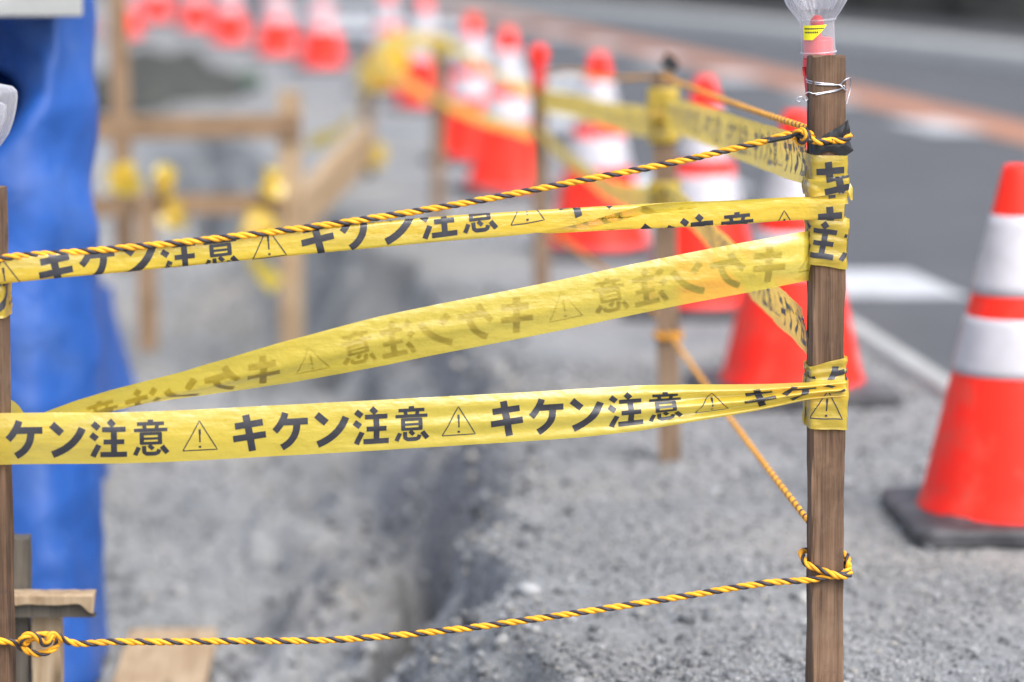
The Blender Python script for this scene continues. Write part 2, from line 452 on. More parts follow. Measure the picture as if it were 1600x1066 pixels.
# ================================================================== THE SETTING
# curves of the street: X as a function of distance
def cone_row(y): return 1.465 - 0.0806 * y - 0.0029 * y * y
def kerb_x(y): return cone_row(y) + 0.30 + 0.02 * np.maximum(y - 7, 0)
def orange_x(y): return 2.80 - 0.150 * (y - 15.5) - 0.0006 * (y - 15.5) ** 2
def far_x(y): return 3.95 - 0.225 * (y - 21.7) - 0.004 * (y - 21.7) ** 2 * (y > 21.7)
lipY = [0, 3, 4.3, 5.0, 5.6, 6.2, 7.5, 9.0, 11.3, 14, 18, 30]
lipX = [0.10, 0.06, 0.00, -0.09, -0.05, 0.0, -0.14, -0.32, -0.72, -1.25, -2.2, -5.5]
def lip_x(y): return np.interp(y, lipY, lipX)
def ground_z(x, y):
    x = np.asarray(x, float); y = np.asarray(y, float)
    fine = 0.011 * fbm(x * 6, y * 6, 3, 4) + 0.006 * fbm(x * 42, y * 42, 9, 2)
    rough = fbm(x * 5, y * 3.2, 21, 4)
    lip = lip_x(y) + 0.045 + 0.05 * fbm(y * 4.6, y * 0 + 0.3, 5, 3) + 0.09 * rough
    d = lip - x                                   # > 0 inside the dig
    depth = 0.42 + 0.10 * fbm(x * 2, y * 1.3, 31, 3)
    steep = np.clip(0.50 + 1.6 * vnoise(y * 1.9, y * 0 + 2.2, 8), 0, 1)
    wall = steep * (0.55 * sstep(-0.005, 0.06, d) + 0.45 * sstep(0.10, 0.36, d)) + (1 - steep) * sstep(-0.03, 0.42, d)
    z = -depth * wall
    rise = sstep(0.45, 1.5, d) * 0.20 + sstep(2.6, 4.0, d) * 0.30
    z = z + rise * sstep(0, 0.4, d)
    z = z + wall * (0.17 * rough + 0.05 * fbm(x * 19, y * 15, 77, 3)) * sstep(0, 0.1, d) * (1 - 0.65 * sstep(0.5, 0.9, d))
    # dark crevices along the foot of the wall
    crev = np.exp(-((d - 0.24 - 0.16 * vnoise(y * 1.4, y * 0 + 4, 47)) / 0.055) ** 2) * (0.02 + 0.75 * np.clip(vnoise(y * 2.3, y * 0 + 7, 41) * 2, 0, 1))
    z = z - crev
    ext = (1 - sstep(15, 19, y)) * sstep(0.0, 2.5, y)
    z = z * ext
    off = x - kerb_x(y)
    onroad = sstep(-0.04, 0.0, off)
    z = (z + fine) * (1 - onroad) - 0.03 * onroad
    far = sstep(25, 40, np.hypot(x, y))
    return z * (1 - far) - 0.03 * far
def axis(parts):
    out = [np.array([parts[0][0]])]
    for a, b, n in parts:
        out.append(np.linspace(a, b, n + 1)[1:])
    return np.concatenate(out)
gx = axis([(-300, -40, 8), (-40, -8, 16), (-8, -3, 50), (-3, -1.4, 80), (-1.4, 0.35, 150), (0.35, 1.6, 70), (1.6, 8, 32), (8, 40, 16), (40, 300, 8)])
gy = axis([(-60, 0, 12), (0, 3.6, 36), (3.6, 7.0, 230), (7.0, 12, 200), (12, 20, 130), (20, 45, 100), (45, 400, 12)])
GX, GY = np.meshgrid(gx, gy, indexing='ij')
GZ = ground_z(GX, GY)
V = np.stack([GX, GY, GZ], -1).reshape(-1, 3)
struct(mesh_obj('ground', V, grid_faces(len(gx), len(gy)), M_GRAVEL))

def band(name, fa, fb, y0, y1, z, mat, n=80, parent=None, thick=None):
    ys = np.linspace(y0, y1, n)
    a = np.array([[fa(y), y, z] for y in ys]); b = np.array([[fb(y), y, z] for y in ys])
    V = np.stack([a, b], 1).reshape(-1, 3)
    if thick is None:
        return mesh_obj(name, V, grid_faces(n, 2), mat, parent, smooth=False)
    lo = V.copy(); lo[:, 2] -= thick
    prof = np.stack([lo.reshape(n, 2, 3)[:, 0], a, b, lo.reshape(n, 2, 3)[:, 1]], 1).reshape(-1, 3)
    return mesh_obj(name, prof, grid_faces(n, 4), mat, parent, smooth=False)
road = struct(band('road', lambda y: kerb_x(y) + 0.07, lambda y: far_x(y) + 0.02, -20, 62, 0.0, M_ASPHALT))
struct(band('gutter_edge', lambda y: kerb_x(y) + 0.0, lambda y: kerb_x(y) + 0.07, -20, 62, 0.012, M_CONC, thick=0.08))
band('centre_line', lambda y: orange_x(y) - 0.22, lambda y: orange_x(y) + 0.22, -10, 60, 0.004, M_ORANGE, parent=road)
for k in range(18):
    y0 = 5.5 + k * 2.5
    band('road_dash', lambda y: orange_x(y) - 0.50, lambda y: orange_x(y) - 0.19, y0, y0 + 0.95, 0.008, M_PAINT, n=6, parent=road)
def quad_mark(pts, z=0.004):
    return mesh_obj('road_marking', np.array([[p[0], p[1], z] for p in pts]), [(0, 1, 2, 3)], M_PAINT, road, smooth=False)
for Yc, xa, xb, dy in ((9.08, 0.75, 1.42, 0.34), (12.6, 0.55, 1.05, 0.42), (16.4, 0.1, 0.7, 0.5), (20.4, -0.05, 0.62, 0.8), (25.5, -1.1, 0.1, 1.1), (30.5, -1.9, -0.4, 1.3), (35.0, -3.0, -1.6, 1.5)):
    quad_mark([(max(xa, float(kerb_x(Yc)) + 0.14), Yc - dy), (xb, Yc - dy), (xb - 0.10, Yc + dy), (max(xa, float(kerb_x(Yc)) + 0.14) - 0.06, Yc + dy)])
struct(band('far_kerb', lambda y: far_x(y), lambda y: far_x(y) + 0.62, -10, 62, 0.13, M_CONC, thick=0.2))
struct(band('far_pavement', lambda y: far_x(y) + 0.62, lambda y: far_x(y) + 2.3, -10, 62, 0.11, M_ASPHALT, thick=0.2))

def bank():
    ys = np.linspace(-10, 62, 260); zs = np.linspace(0, 1, 14)
    Y_, K = np.meshgrid(ys, zs, indexing='ij')
    X_ = far_x(Y_) + 2.35 + 0.5 * K + 0.25 * fbm(Y_ * 1.3, K * 4, 61, 3)
    Z_ = 0.05 + 1.9 * K
    V = np.stack([X_, Y_, Z_], -1).reshape(-1, 3)
    o = mesh_obj('stone_bank', V, grid_faces(260, 14), M_DARKBANK)
    top = np.stack([np.stack([X_[:, -1], ys, Z_[:, -1]], -1), np.stack([X_[:, -1] + 30, ys, Z_[:, -1] + 3], -1)], 1).reshape(-1, 3)
    mesh_obj('bank_top', top, grid_faces(260, 2), M_DARKBANK, o)
    tag(o, 'dark rough stone bank beyond the far pavement', 'stone bank')
bank()

# loose stones over the gravel
def scatter_stones():
    phi = (1 + 5 ** 0.5) / 2
    ico = np.array([(-1, phi, 0), (1, phi, 0), (-1, -phi, 0), (1, -phi, 0), (0, -1, phi), (0, 1, phi), (0, -1, -phi), (0, 1, -phi), (phi, 0, -1), (phi, 0, 1), (-phi, 0, -1), (-phi, 0, 1)], float)
    ico /= np.linalg.norm(ico[0])
    F = np.array([(0,11,5),(0,5,1),(0,1,7),(0,7,10),(0,10,11),(1,5,9),(5,11,4),(11,10,2),(10,7,6),(7,1,8),(3,9,4),(3,4,2),(3,2,6),(3,6,8),(3,8,9),(4,9,5),(2,4,11),(6,2,10),(8,6,7),(9,8,1)])
    sets = [((-0.15, 1.25), (4.1, 5.4), 34000, 0.0027, 0.40), ((-0.1, 1.1), (5.4, 7.5), 12000, 0.0040, 0.40), ((-1.3, 0.05), (4.5, 8.0), 7000, 0.005, 0.55), ((-0.2, 1.2), (4.1, 7.5), 380, 0.0085, 0.35), ((-0.45, 0.05), (4.2, 9.0), 300, 0.014, 0.42)]
    PX, PY, R = [], [], []
    for (xa, xb), (ya, yb), n, r, sg in sets:
        PX.append(rng.uniform(xa, xb, n)); PY.append(rng.uniform(ya, yb, n))
        R.append(r * np.exp(rng.normal(0, sg, n)))
    px = np.concatenate(PX); py = np.concatenate(PY); R = np.clip(np.concatenate(R), 0.0015, 0.030)
    ok = (px < kerb_x(py) - 0.02) & ((R > 0.007) | (rng.uniform(0, 1, len(px)) < 0.62 + 1.5 * fbm(px * 5, py * 5, 301, 3)))
    px, py, R = px[ok], py[ok], R[ok]
    n = len(px)
    pz = ground_z(px, py) + R * 0.25
    A = rng.normal(size=(n, 3, 3)); Q, _ = np.linalg.qr(A)
    sc = rng.uniform(0.55, 1.15, (n, 3)) * R[:, None]
    base = ico[None] * (1 + rng.uniform(-0.28, 0.2, (n, 12, 1)))
    Vv = np.einsum('nij,nkj->nki', Q, base * sc[:, None, :])
    Vv[:, :, 2] *= 0.75
    Vv += np.stack([px, py, pz], -1)[:, None]
    FF = (F[None] + (np.arange(n) * 12)[:, None, None]).reshape(-1, 3)
    o = mesh_obj('gravel_stones', Vv.reshape(-1, 3), FF, M_STONES, smooth=False)
    o['kind'] = 'stuff'; o['label'] = 'loose grey crushed stone lying over the ground and the dig'; o['category'] = 'gravel'
scatter_stones()

# ================================================================== STAKES
def beam(name, p0, p1, w, t, mat, parent=None, rz=0.0, seed=0, rough=0.0012, chip=0.004, nlen=40):
    """sawn timber from p0 to p1: rounded edges, uneven faces, ragged end"""
    p0 = np.asarray(p0, float); p1 = np.asarray(p1, float)
    L = np.linalg.norm(p1 - p0)
    prof = []
    r = min(w, t) * 0.07
    for sx, sy in ((1, 1), (-1, 1), (-1, -1), (1, -1)):
        cx, cy = sx * (w / 2 - r), sy * (t / 2 - r)
        a0 = math.atan2(sy, sx)
        for da in (-0.6, 0, 0.6):
            prof.append((cx + r * 1.2 * math.cos(a0 + da), cy + r * 1.2 * math.sin(a0 + da)))
    # put extra points on the flats
    full = []
    for i in range(len(prof)):
        a = np.array(prof[i]); b = np.array(prof[(i + 1) % len(prof)])
        full.append(a)
        if np.linalg.norm(b - a) > w * 0.3:
            for q in (0.25, 0.5, 0.75): full.append(a + (b - a) * q)
    prof = np.array(full); m = len(prof)
    zz = np.linspace(0, L, nlen)
    Vv = np.zeros((nlen, m, 3))
    for j in range(m):
        nz = fbm(zz * 14, np.full(nlen, j * 0.9), seed + 3, 3) * rough * 2
        k = 1 + nz / np.linalg.norm(prof[j])
        Vv[:, j, 0] = prof[j, 0] * k; Vv[:, j, 1] = prof[j, 1] * k; Vv[:, j, 2] = zz
    Vv[-1, :, 2] += np.array([chip * (vnoise(np.array([j * 0.7]), np.array([seed + 0.5]), 5)[0]) for j in range(m)])
    Vv[-1, :, :2] *= 0.985
    F = [tuple(f) for f in grid_faces(nlen, m, True)]
    F.append(tuple(range(m - 1, -1, -1)))
    cap = len(Vv.reshape(-1, 3))
    V2 = Vv.reshape(-1, 3)
    V2 = np.vstack([V2, [[0, 0, L + chip * 0.2]]])
    for j in range(m): F.append(((nlen - 1) * m + j, (nlen - 1) * m + (j + 1) % m, cap))
    o = mesh_obj(name, V2, F, mat, parent, smooth=False)
    zax = Vector((p1 - p0) / L)
    if abs(zax.z) > 0.75:
        xax = Vector((math.cos(rz), math.sin(rz), 0)); xax = (xax - zax * xax.dot(zax)).normalized()
    else:
        xax = zax.cross(Vector((0, 0, 1))).normalized()
        xax = Matrix.Rotation(rz, 3, zax) @ xax
    yax = zax.cross(xax)
    R = Matrix((xax, yax, zax)).transposed().to_4x4()
    R.translation = Vector(p0)
    o.matrix_world = R
    return o

def post_frame(top, bot):
    """unit axis of a stake plus a function giving its centre at a world height"""
    def c(z):
        k = (z - bot[2]) / (top[2] - bot[2])
        return bot + (top - bot) * k
    return c
# right-hand stake in focus
P1_Y = 3.90
p1_top = at(1291.5, 88, P1_Y); p1_low = at(1288.5, 1066, P1_Y)
ax = (p1_top - p1_low); p1_bot = p1_low + ax * ((-0.25 - p1_low[2]) / ax[2])
P1_RZ = math.radians(5)
P1W = 0.0445
tag(beam('wooden_stake', p1_bot, p1_top, P1W, P1W, M_WOOD, rz=P1_RZ, seed=1, rough=0.0022, chip=0.007, nlen=90), 'brown wooden stake in focus at right, wrapped in yellow tape, carrying a clear lamp', 'stake', 'fence stakes')
p1c = post_frame(p1_top, p1_bot)
# left-hand stake cut by the frame
P0_Y = 3.74
p0_top = at(-21, 292, P0_Y); p0_low = at(-6, 1066, P0_Y)
ax = (p0_top - p0_low); p0_bot = p0_low + ax * ((-0.5 - p0_low[2]) / ax[2])
tag(beam('wooden_stake', p0_bot, p0_top, 0.0445, 0.0445, M_WOOD, rz=math.radians(-3), seed=5), 'brown wooden stake cut off by the left edge of the photo', 'stake', 'fence stakes')
p0c = post_frame(p0_top, p0_bot)
# the receding line of stakes
far_posts = []
for i, (bx, by, tx, ty, lab) in enumerate([
    (1047, 720, 1036, 112, 'blurred wooden stake behind the focused one, wrapped in yellow tape at its top and middle'),
    (847, 492, 842, 118, 'blurred wooden stake carrying the red stick lamp'),
    (684, 345, 686, 62, 'far blurred wooden stake between the two overlapping red cones and the cone left of them'),
    (577, 275, 572, 78, 'farthest blurred wooden stake, hung with loose yellow tape')]):
    b = ground(bx, by); t = at(tx, ty, b[1])
    b2 = b + (b - t) * 0.25
    tag(beam('wooden_stake', b2, t, 0.045, 0.045, M_WOOD_MID, rz=math.radians(8 * i - 6), seed=20 + i, nlen=20), lab, 'stake', 'fence stakes')
    far_posts.append((b, t))
P2, P3, P4, P5 = far_posts

# ================================================================== PRINTED TAPE
def arc(p0, c, p1, n=8):
    p0, c, p1 = map(np.array, (p0, c, p1))
    t = np.linspace(0, 1, n)[:, None]
    return ((1 - t) ** 2 * p0 + 2 * t * (1 - t) * c + t ** 2 * p1)
W_ = 0.185
GLYPH = [
  # ki
  [([(0.08, .70), (0.88, .78)], W_), ([(0.02, .35), (0.96, .44)], W_), ([(0.40, 1.0), (0.57, -0.02)], .20)],
  # ke
  [(arc((.36, 1.0), (.28, .72), (.04, .50)), W_), ([(.28, .745), (1.0, .745)], W_), (arc((.68, .74), (.70, .25), (.24, .03), 10), W_ * 1.05)],
  # n
  [([(.08, .90), (.36, .66)], .20), (arc((.93, .80), (.72, .28), (.10, .06), 10), W_ * 1.1)],
  # chuu
  [([(.05, .93), (.22, .79)], 0.164), ([(.0, .63), (.17, .50)], 0.164), ([(.05, .0), (.22, .34)], 0.152), ([(.50, 1.0), (.64, .86)], 0.164),
   ([(.31, .76), (.97, .76)], 0.140), ([(.35, .42), (.93, .42)], 0.140), ([(.26, .06), (1.0, .06)], 0.152), ([(.64, .76), (.64, .06)], 0.164)],
  # i
  [([(.5, 1.0), (.5, .86)], 0.152), ([(.12, .89), (.88, .89)], 0.099), ([(.31, .88), (.35, .72)], 0.105), ([(.69, .88), (.65, .72)], 0.105), ([(.03, .72), (.97, .72)], 0.099),
   ([(.20, .62), (.80, .62)], 0.088), ([(.20, .485), (.80, .485)], 0.070), ([(.20, .355), (.80, .355)], 0.088), ([(.245, .64), (.245, .33)], 0.117), ([(.755, .64), (.755, .33)], 0.117),
   ([(.05, .02), (.16, .25)], 0.123), ([(.30, .28), (.31, .10), (.38, .05), (.62, .05), (.70, .08), (.73, .17)], 0.117), ([(.44, .30), (.56, .18)], 0.117), ([(.80, .26), (.96, .06)], 0.140)],
]
TRI = [([(.0, .0), (.5, .92), (1.0, .0), (.0, .0)], .035), ([(.5, .66), (.5, .25)], .045), ([(.5, .14), (.5, .07)], .075), ([(.5, .66), (.5, .50)], .07)]
PERIOD = 0.352
def stroke_strip(pts, w, cell):
    P = np.asarray(pts, float)
    # cut into short pieces
    Q, _ = resample(P, cell) if len(P) == 2 else (None, None)
    if Q is None:
        out = []
        for a, b in zip(P[:-1], P[1:]):
            n = max(1, int(np.ceil(np.linalg.norm(b - a) / cell)))
            for k in range(n): out.append(a + (b - a) * k / n)
        out.append(P[-1]); Q = np.array(out)
    T = np.gradient(Q, axis=0); T /= np.maximum(np.linalg.norm(T, axis=1), 1e-9)[:, None]
    Nn = np.stack([-T[:, 1], T[:, 0]], 1)
    m = 4
    off = np.linspace(-w / 2, w / 2, m)
    G = Q[:, None] + off[None, :, None] * Nn[:, None]
    return G.reshape(-1, 2), grid_faces(len(Q), m)
_pattern = None
def pattern():
    """strokes of one repeat in tape coordinates (u along the tape from the triangle, v across), metres"""
    global _pattern
    if _pattern is None:
        vs_, fs_, zs_ = [], [], []
        base = 0; layer = 0
        H = 0.049
        items = []
        for k, g in enumerate(GLYPH):
            cx = (0.19 + 0.1565 * k) * PERIOD
            for pts, w in g: items.append((np.asarray(pts, float), w, cx - 0.0235, 0.047, -H / 2, H))
        tri = 0.046
        for pts, w in TRI: items.append((np.asarray(pts, float), w, -tri / 2, tri, -0.020, tri * 0.95))
        for pts, w, ox, sx, oy, sy in items:
            P = pts * np.array([sx, sy]) + np.array([ox, oy])
            g, f = stroke_strip(P, w * sy, 0.004)
            vs_.append(g); fs_.append(f + base); base += len(g)
            zs_.append(np.full(len(g), (layer % 9) * 2.0e-5)); layer += 1
        _pattern = (np.vstack(vs_), np.vstack(fs_), np.concatenate(zs_))
    return _pattern

class Ribbon:
    def __init__(self, ctrl, width=0.07, roll=None, section=None, flutter=0.0, seed=0, up=None):
        self.P, self.S = resample(catmull(ctrl, 30), 0.004)
        self.L = self.S[-1]
        T = np.gradient(self.P, axis=0); self.T = T / np.linalg.norm(T, axis=1)[:, None]
        U = np.array([0, 0, 1.0]) if up is None else np.asarray(up, float)
        U0 = U[None] - (self.T @ U)[:, None] * self.T
        self.U0 = U0 / np.linalg.norm(U0, axis=1)[:, None]
        self.N0 = np.cross(self.T, self.U0)
        self.roll = roll; self.section = section; self.width = width
        self.flutter = flutter; self.seed = seed
    def s_at_px(self, px):
        x = proj_x(self.P)
        return float(np.interp(px, x, self.S)) if x[-1] > x[0] else float(np.interp(-px, -x, self.S))
    def __call__(self, s, t):
        f = lambda A: np.stack([np.interp(s, self.S, A[:, k]) for k in range(3)], -1)
        c, U, Nn = f(self.P), f(self.U0), f(self.N0)
        a, b = (t, 0 * t) if self.section is None else self.section(s, t)
        if self.flutter:
            b = b + self.flutter * (fbm(s * 9, t * 14, self.seed, 3) + 0.55 * np.abs(vnoise(s * 26 + t * 40, t * 55 - s * 7, self.seed + 4)) * 2)
            a = a + 0.25 * self.flutter * fbm(s * 12, t * 0, self.seed + 9, 2)
        ph = self.roll(s) if self.roll is not None else 0 * s
        cu, su = np.cos(ph)[..., None], np.sin(ph)[..., None]
        Uu = U * cu + Nn * su; Nr = Nn * cu - U * su
        return c + a[..., None] * Uu + b[..., None] * Nr
def make_tape(label, rib, ds=0.004, nt=19, tri_s=None, direction=1, side=1, mat=None, group='hazard tapes', name='barrier_tape', s0=0.0, s1=None, parent=None):
    s1 = rib.L if s1 is None else s1
    s = np.linspace(s0, s1, max(4, int((s1 - s0) / ds)))
    t = np.linspace(-rib.width / 2, rib.width / 2, nt)
    Sg, Tg = np.meshgrid(s, t, indexing='ij')
    V = rib(Sg, Tg).reshape(-1, 3)
    if parent is None:
        mid = V.mean(axis=0)
        root = empty(name, mid)
        if label: tag(root, label, 'tape', group)
    else:
        root = parent; mid = np.array(parent.location)
    mesh_obj('tape_film', V - mid, grid_faces(len(s), nt), mat or M_TAPE, root)
    if tri_s is not None:
        g, f, lay = pattern()
        vs_, fs_, base = [], [], 0
        k0 = int(math.floor((s0 - tri_s) / PERIOD)) - 2; k1 = int(math.ceil((s1 - tri_s) / PERIOD)) + 2
        for k in range(k0, k1 + 1):
            ss = tri_s + direction * (g[:, 0] + k * direction * PERIOD) if direction > 0 else tri_s - (g[:, 0] + k * PERIOD)
            fc = ss[f].mean(axis=1)
            keep = (ss[f].min(axis=1) > s0) & (ss[f].max(axis=1) < s1)
            if not keep.any(): continue
            e = 5e-4
            tv = np.clip(g[:, 1], -rib.width / 2 + 1e-4, rib.width / 2 - 1e-4)
            p = rib(ss, tv)
            du = rib(ss + e, tv) - rib(ss - e, tv); dv = rib(ss, tv + e) - rib(ss, tv - e)
            nn = np.cross(du, dv); nn /= np.maximum(np.linalg.norm(nn, axis=1), 1e-12)[:, None]
            vs_.append(p + nn * (side * (0.00035 + lay))[:, None])
            fs_.append(f[keep] + base); base += len(g)
        if vs_:
            mesh_obj('printed_lettering', np.vstack(vs_) - mid, np.vstack(fs_), M_INK, root)
    return root

# --- front span, top tape: rolled into a flattened tube that turns along its length
def tube_section(h_of_s, phase_of_s, thick=0.009):
    def sec(s, t):
        h = h_of_s(s); a_ = h / 2 - thick / 2
        per = 2 * (h - thick) + math.pi * thick + 0.004
        q = (t + phase_of_s(s)) % per                    # 0 = middle of the front face
        fl = h - thick; hc = math.pi * thick / 2
        q = np.where(q > per / 2, q - per, q)            # -per/2 .. per/2
        aq = np.abs(q); sg = np.sign(q) + (q == 0)
        ang = np.clip((aq - fl / 2) / (thick / 2), 0, math.pi)
        back = np.maximum(aq - fl / 2 - hc, 0)
        y = np.where(aq < fl / 2, aq, fl / 2 + np.sin(ang) * thick / 2 - back)
        x = np.where(aq < fl / 2, thick / 2, np.cos(ang) * thick / 2)
        x = x + 0.0022 * (1 - (y / (fl / 2 + thick)) ** 2) * np.sign(x)
        lift = 0.0006 * (t / 0.035)                       # keep the overlapping edge off itself
        return sg * y, x - lift
    return sec
def lin(rib_px, vals):
    def f(s): return np.interp(s, rib_px, vals)
    return f
zoff = 0.028
ctrl = [at(-70, 432, P0_Y - zoff), at(20, 421, P0_Y - zoff), at(200, 404, 3.755), at(450, 380, 3.80), at(700, 357, 3.83), at(950, 341, 3.855), at(1150, 331, 3.868), at(1262, 324, 3.871), at(1318, 326, 3.876)]
r1 = Ribbon(ctrl, flutter=0.0011, seed=3)
xs1 = [r1.s_at_px(x) for x in (-60, 80, 350, 600, 820, 900, 1000, 1100, 1220, 1320)]
k_ = 1 / 1150.0
r1.section = tube_section(lin(xs1, [v * k_ for v in (40, 40, 40, 40, 38, 38, 39, 40, 40, 40)]), lin(xs1, [v * k_ for v in (-6, -4, 1, 13, 23, 34, 57, 67, 70, 71)]))
make_tape('folded yellow hazard tape, topmost of three in the front span, just under the rope', r1, ds=0.003, nt=61, tri_s=r1.s_at_px(419), direction=1, side=1, group='front span tapes')

# --- front span, middle tape: seen from its back, print showing through, twisting at the left
ctrl = [at(40, 664, 3.77), at(150, 632, 3.775), at(300, 600, 3.785), at(450, 566, 3.80), at(600, 532, 3.82), at(850, 482, 3.845), at(1080, 434, 3.862), at(1225, 407, 3.874), at(1256, 401, 3.888), at(1268, 399, 3.902)]
r2 = Ribbon(ctrl, flutter=0.0012, seed=14)
xs2 = [r2.s_at_px(x) for x in (40, 100, 200, 300, 450, 600, 1300)]
r2.roll = lin(xs2, [1.32, 1.20, 1.00, 0.78, 0.40, 0.08, 0.0])
def sec2(s, t):
    fold = np.interp(s, xs2, [0.012, 0.010, 0.007, 0.004, 0.002, 0.001, 0.001])
    return t, fold * np.cos(t / 0.035 * 2.2) + 0.0010 * np.sin(t * 190 + s * 3) + 0.008 * np.cos(t / 0.035 * 1.5 - 0.35)
r2.section = sec2
make_tape('yellow hazard tape seen from behind with mirrored print, slanting across the front span', r2, ds=0.003, nt=29, tri_s=r2.s_at_px(880), direction=-1, side=-1, group='front span tapes')

# --- front span, lower tape: print to the viewer, gathered at the stake
ctrl = [at(-90, 690, 3.70), at(0, 686, 3.705), at(200, 684, 3.725), at(450, 672, 3.765), at(700, 658, 3.81), at(900, 646, 3.84), at(1080, 630, 3.86), at(1190, 620, 3.867), at(1262, 611, 3.870), at(1320, 606, 3.876)]
r3 = Ribbon(ctrl, flutter=0.0011, seed=25)
xs3 = [r3.s_at_px(x) for x in (-90, 500, 900, 1000, 1100, 1200, 1262, 1320)]
def sec3(s, t):
    q = np.interp(s, xs3, [1, 1, 0.97, 0.90, 0.70, 0.48, 0.34, 0.36])
    sl = np.sqrt(np.maximum(1 / q ** 2 - 1, 0))
    n = 2.5
    w = 0.07 / n
    ph = (t / w + 0.15)
    tri = np.abs((ph % 1) - 0.5) * 2 - 0.5            # -0.5 .. 0.5
    wave = np.sin(tri * math.pi) * 0.5
    return t * q, np.minimum(sl, 1.6) * q * w * 0.5 * wave + (0.006 + 0.002 * np.sin(s * 7)) * np.cos(t / 0.035 * 1.45 - 0.3)
r3.section = sec3
make_tape('flat yellow hazard tape with large black print, lowest of three in the front span', r3, ds=0.003, nt=41, tri_s=r3.s_at_px(716), direction=1, side=1, group='front span tapes')
# short tail of tape behind the left stake
rt = Ribbon([at(-20, 640, 3.79), at(10, 637, 3.775), at(26, 647, 3.76), at(34, 668, 3.755)], width=0.026, flutter=0.002, seed=4)
make_tape('short yellow tape tail tucked behind the left edge stake', rt, nt=7, tri_s=0.03, name='tape_tail', group='tape ends')

# --- tape wound round a stake
def wound(label, centre, z0, rz, half, turns, width=0.07, start=0.0, slant=0.0, tri_s=0.0, seed=0, direction=1, crumple=0.0013, climb=0.0, squash=1.0, mat=None, group='tapes wound on stakes', ds=0.0022, nt=27):
    pts = []
    n = int(turns * 40)
    for k in range(n + 1):
        u = start + turns * k / n
        # square loop with rounded corners, u=0 at the middle of the left side, running over the front to the right
        a = math.pi + u * 2 * math.pi
        ca, sa = math.cos(a), math.sin(a)
        p = 8.0
        r = (abs(ca) ** p + abs(sa) ** p) ** (-1 / p)
        grow = 1.0 + 0.028 * (u - start)
        lx, ly = ca * r * half * grow, sa * r * half * grow
        z = z0 + slant * lx + climb * (u - start)
        c = centre(z)
        x = c[0] + lx * math.cos(rz) - ly * math.sin(rz); y = c[1] + lx * math.sin(rz) + ly * math.cos(rz)
        pts.append((x, y, z))
    rib = Ribbon(pts, width=width, flutter=0, seed=seed)
    rib.P, rib.S = resample(np.array(pts), 0.002); rib.L = rib.S[-1]
    T = np.gradient(rib.P, axis=0); rib.T = T / np.linalg.norm(T, axis=1)[:, None]
    U0 = np.array([0, 0, 1.0])[None] - rib.T[:, 2:3] * rib.T; rib.U0 = U0 / np.linalg.norm(U0, axis=1)[:, None]
    rib.N0 = np.cross(rib.T, rib.U0)
    def sec(s, t):
        cr = np.abs(fbm(s * 15 + t * 12, t * 42, seed, 2)) * 2
        a = t * squash + 0.0016 * fbm(s * 40, t * 0, seed + 2, 2)
        return a, cr * crumple * 2 + (1 - squash) * 0.004 * (1 + np.sin(t * 420 + 6 * fbm(s * 20, t * 10, seed, 2)))
    rib.section = sec
    return make_tape(label, rib, ds=ds, nt=nt, tri_s=tri_s, direction=direction, side=1, mat=mat, group=group, name='tape_wrap')
hz = lambda y: at(1290, y, P1_Y - 0.023)[2]
H1 = P1W / 2
wound('yellow tape wrap under the black plastic at the top of the focused stake', p1c, hz(281), P1_RZ, H1 + 0.0022, 1.45, width=0.066, start=0.55, slant=-0.03, tri_s=0.064, seed=3)
wound('yellow tape wrap in the middle of the focused stake, just below the topmost tape', p1c, hz(377), P1_RZ, H1 + 0.0030, 1.5, start=0.5, slant=-0.19, tri_s=-0.103, seed=8)
wound('upper of two overlapping tape wraps low on the focused stake', p1c, hz(598), P1_RZ, H1 + 0.0022, 1.4, start=0.6, slant=0.24, tri_s=0.02, seed=12, squash=0.82)
wound('lower tape wrap on the focused stake showing a warning triangle', p1c, hz(632), P1_RZ, H1 + 0.0042, 1.45, start=0.55, slant=-0.05, tri_s=0.137, seed=17)
wound('narrow folded tape strand crossing the top wrap of the focused stake', p1c, hz(290), P1_RZ, H1 + 0.0046, 1.3, width=0.024, start=0.62, slant=0.10, tri_s=0.075, seed=23, crumple=0.0016)
# pointed loose tape end sticking out at the right
rt = Ribbon([at(1314, 292, 3.90), at(1322, 293, 3.895), at(1331, 313, 3.892)], width=0.020, flutter=0.001, seed=6)
rt.section = lambda s, t: (t * np.interp(s, [0, rt.L], [1, 0.12]), 0.004 * np.cos(t * 250))
make_tape('small pointed tape end sticking out to the right of the focused stake', rt, ds=0.002, nt=9, tri_s=0.0, name='tape_tail', group='tape ends')
# left stake wrap
wound('yellow tape wrap on the left edge stake below the topmost tape', p0c, at(0, 452, P0_Y)[2], math.radians(-3), 0.0255, 1.3, start=0.5, slant=0.02, tri_s=0.05, seed=31)

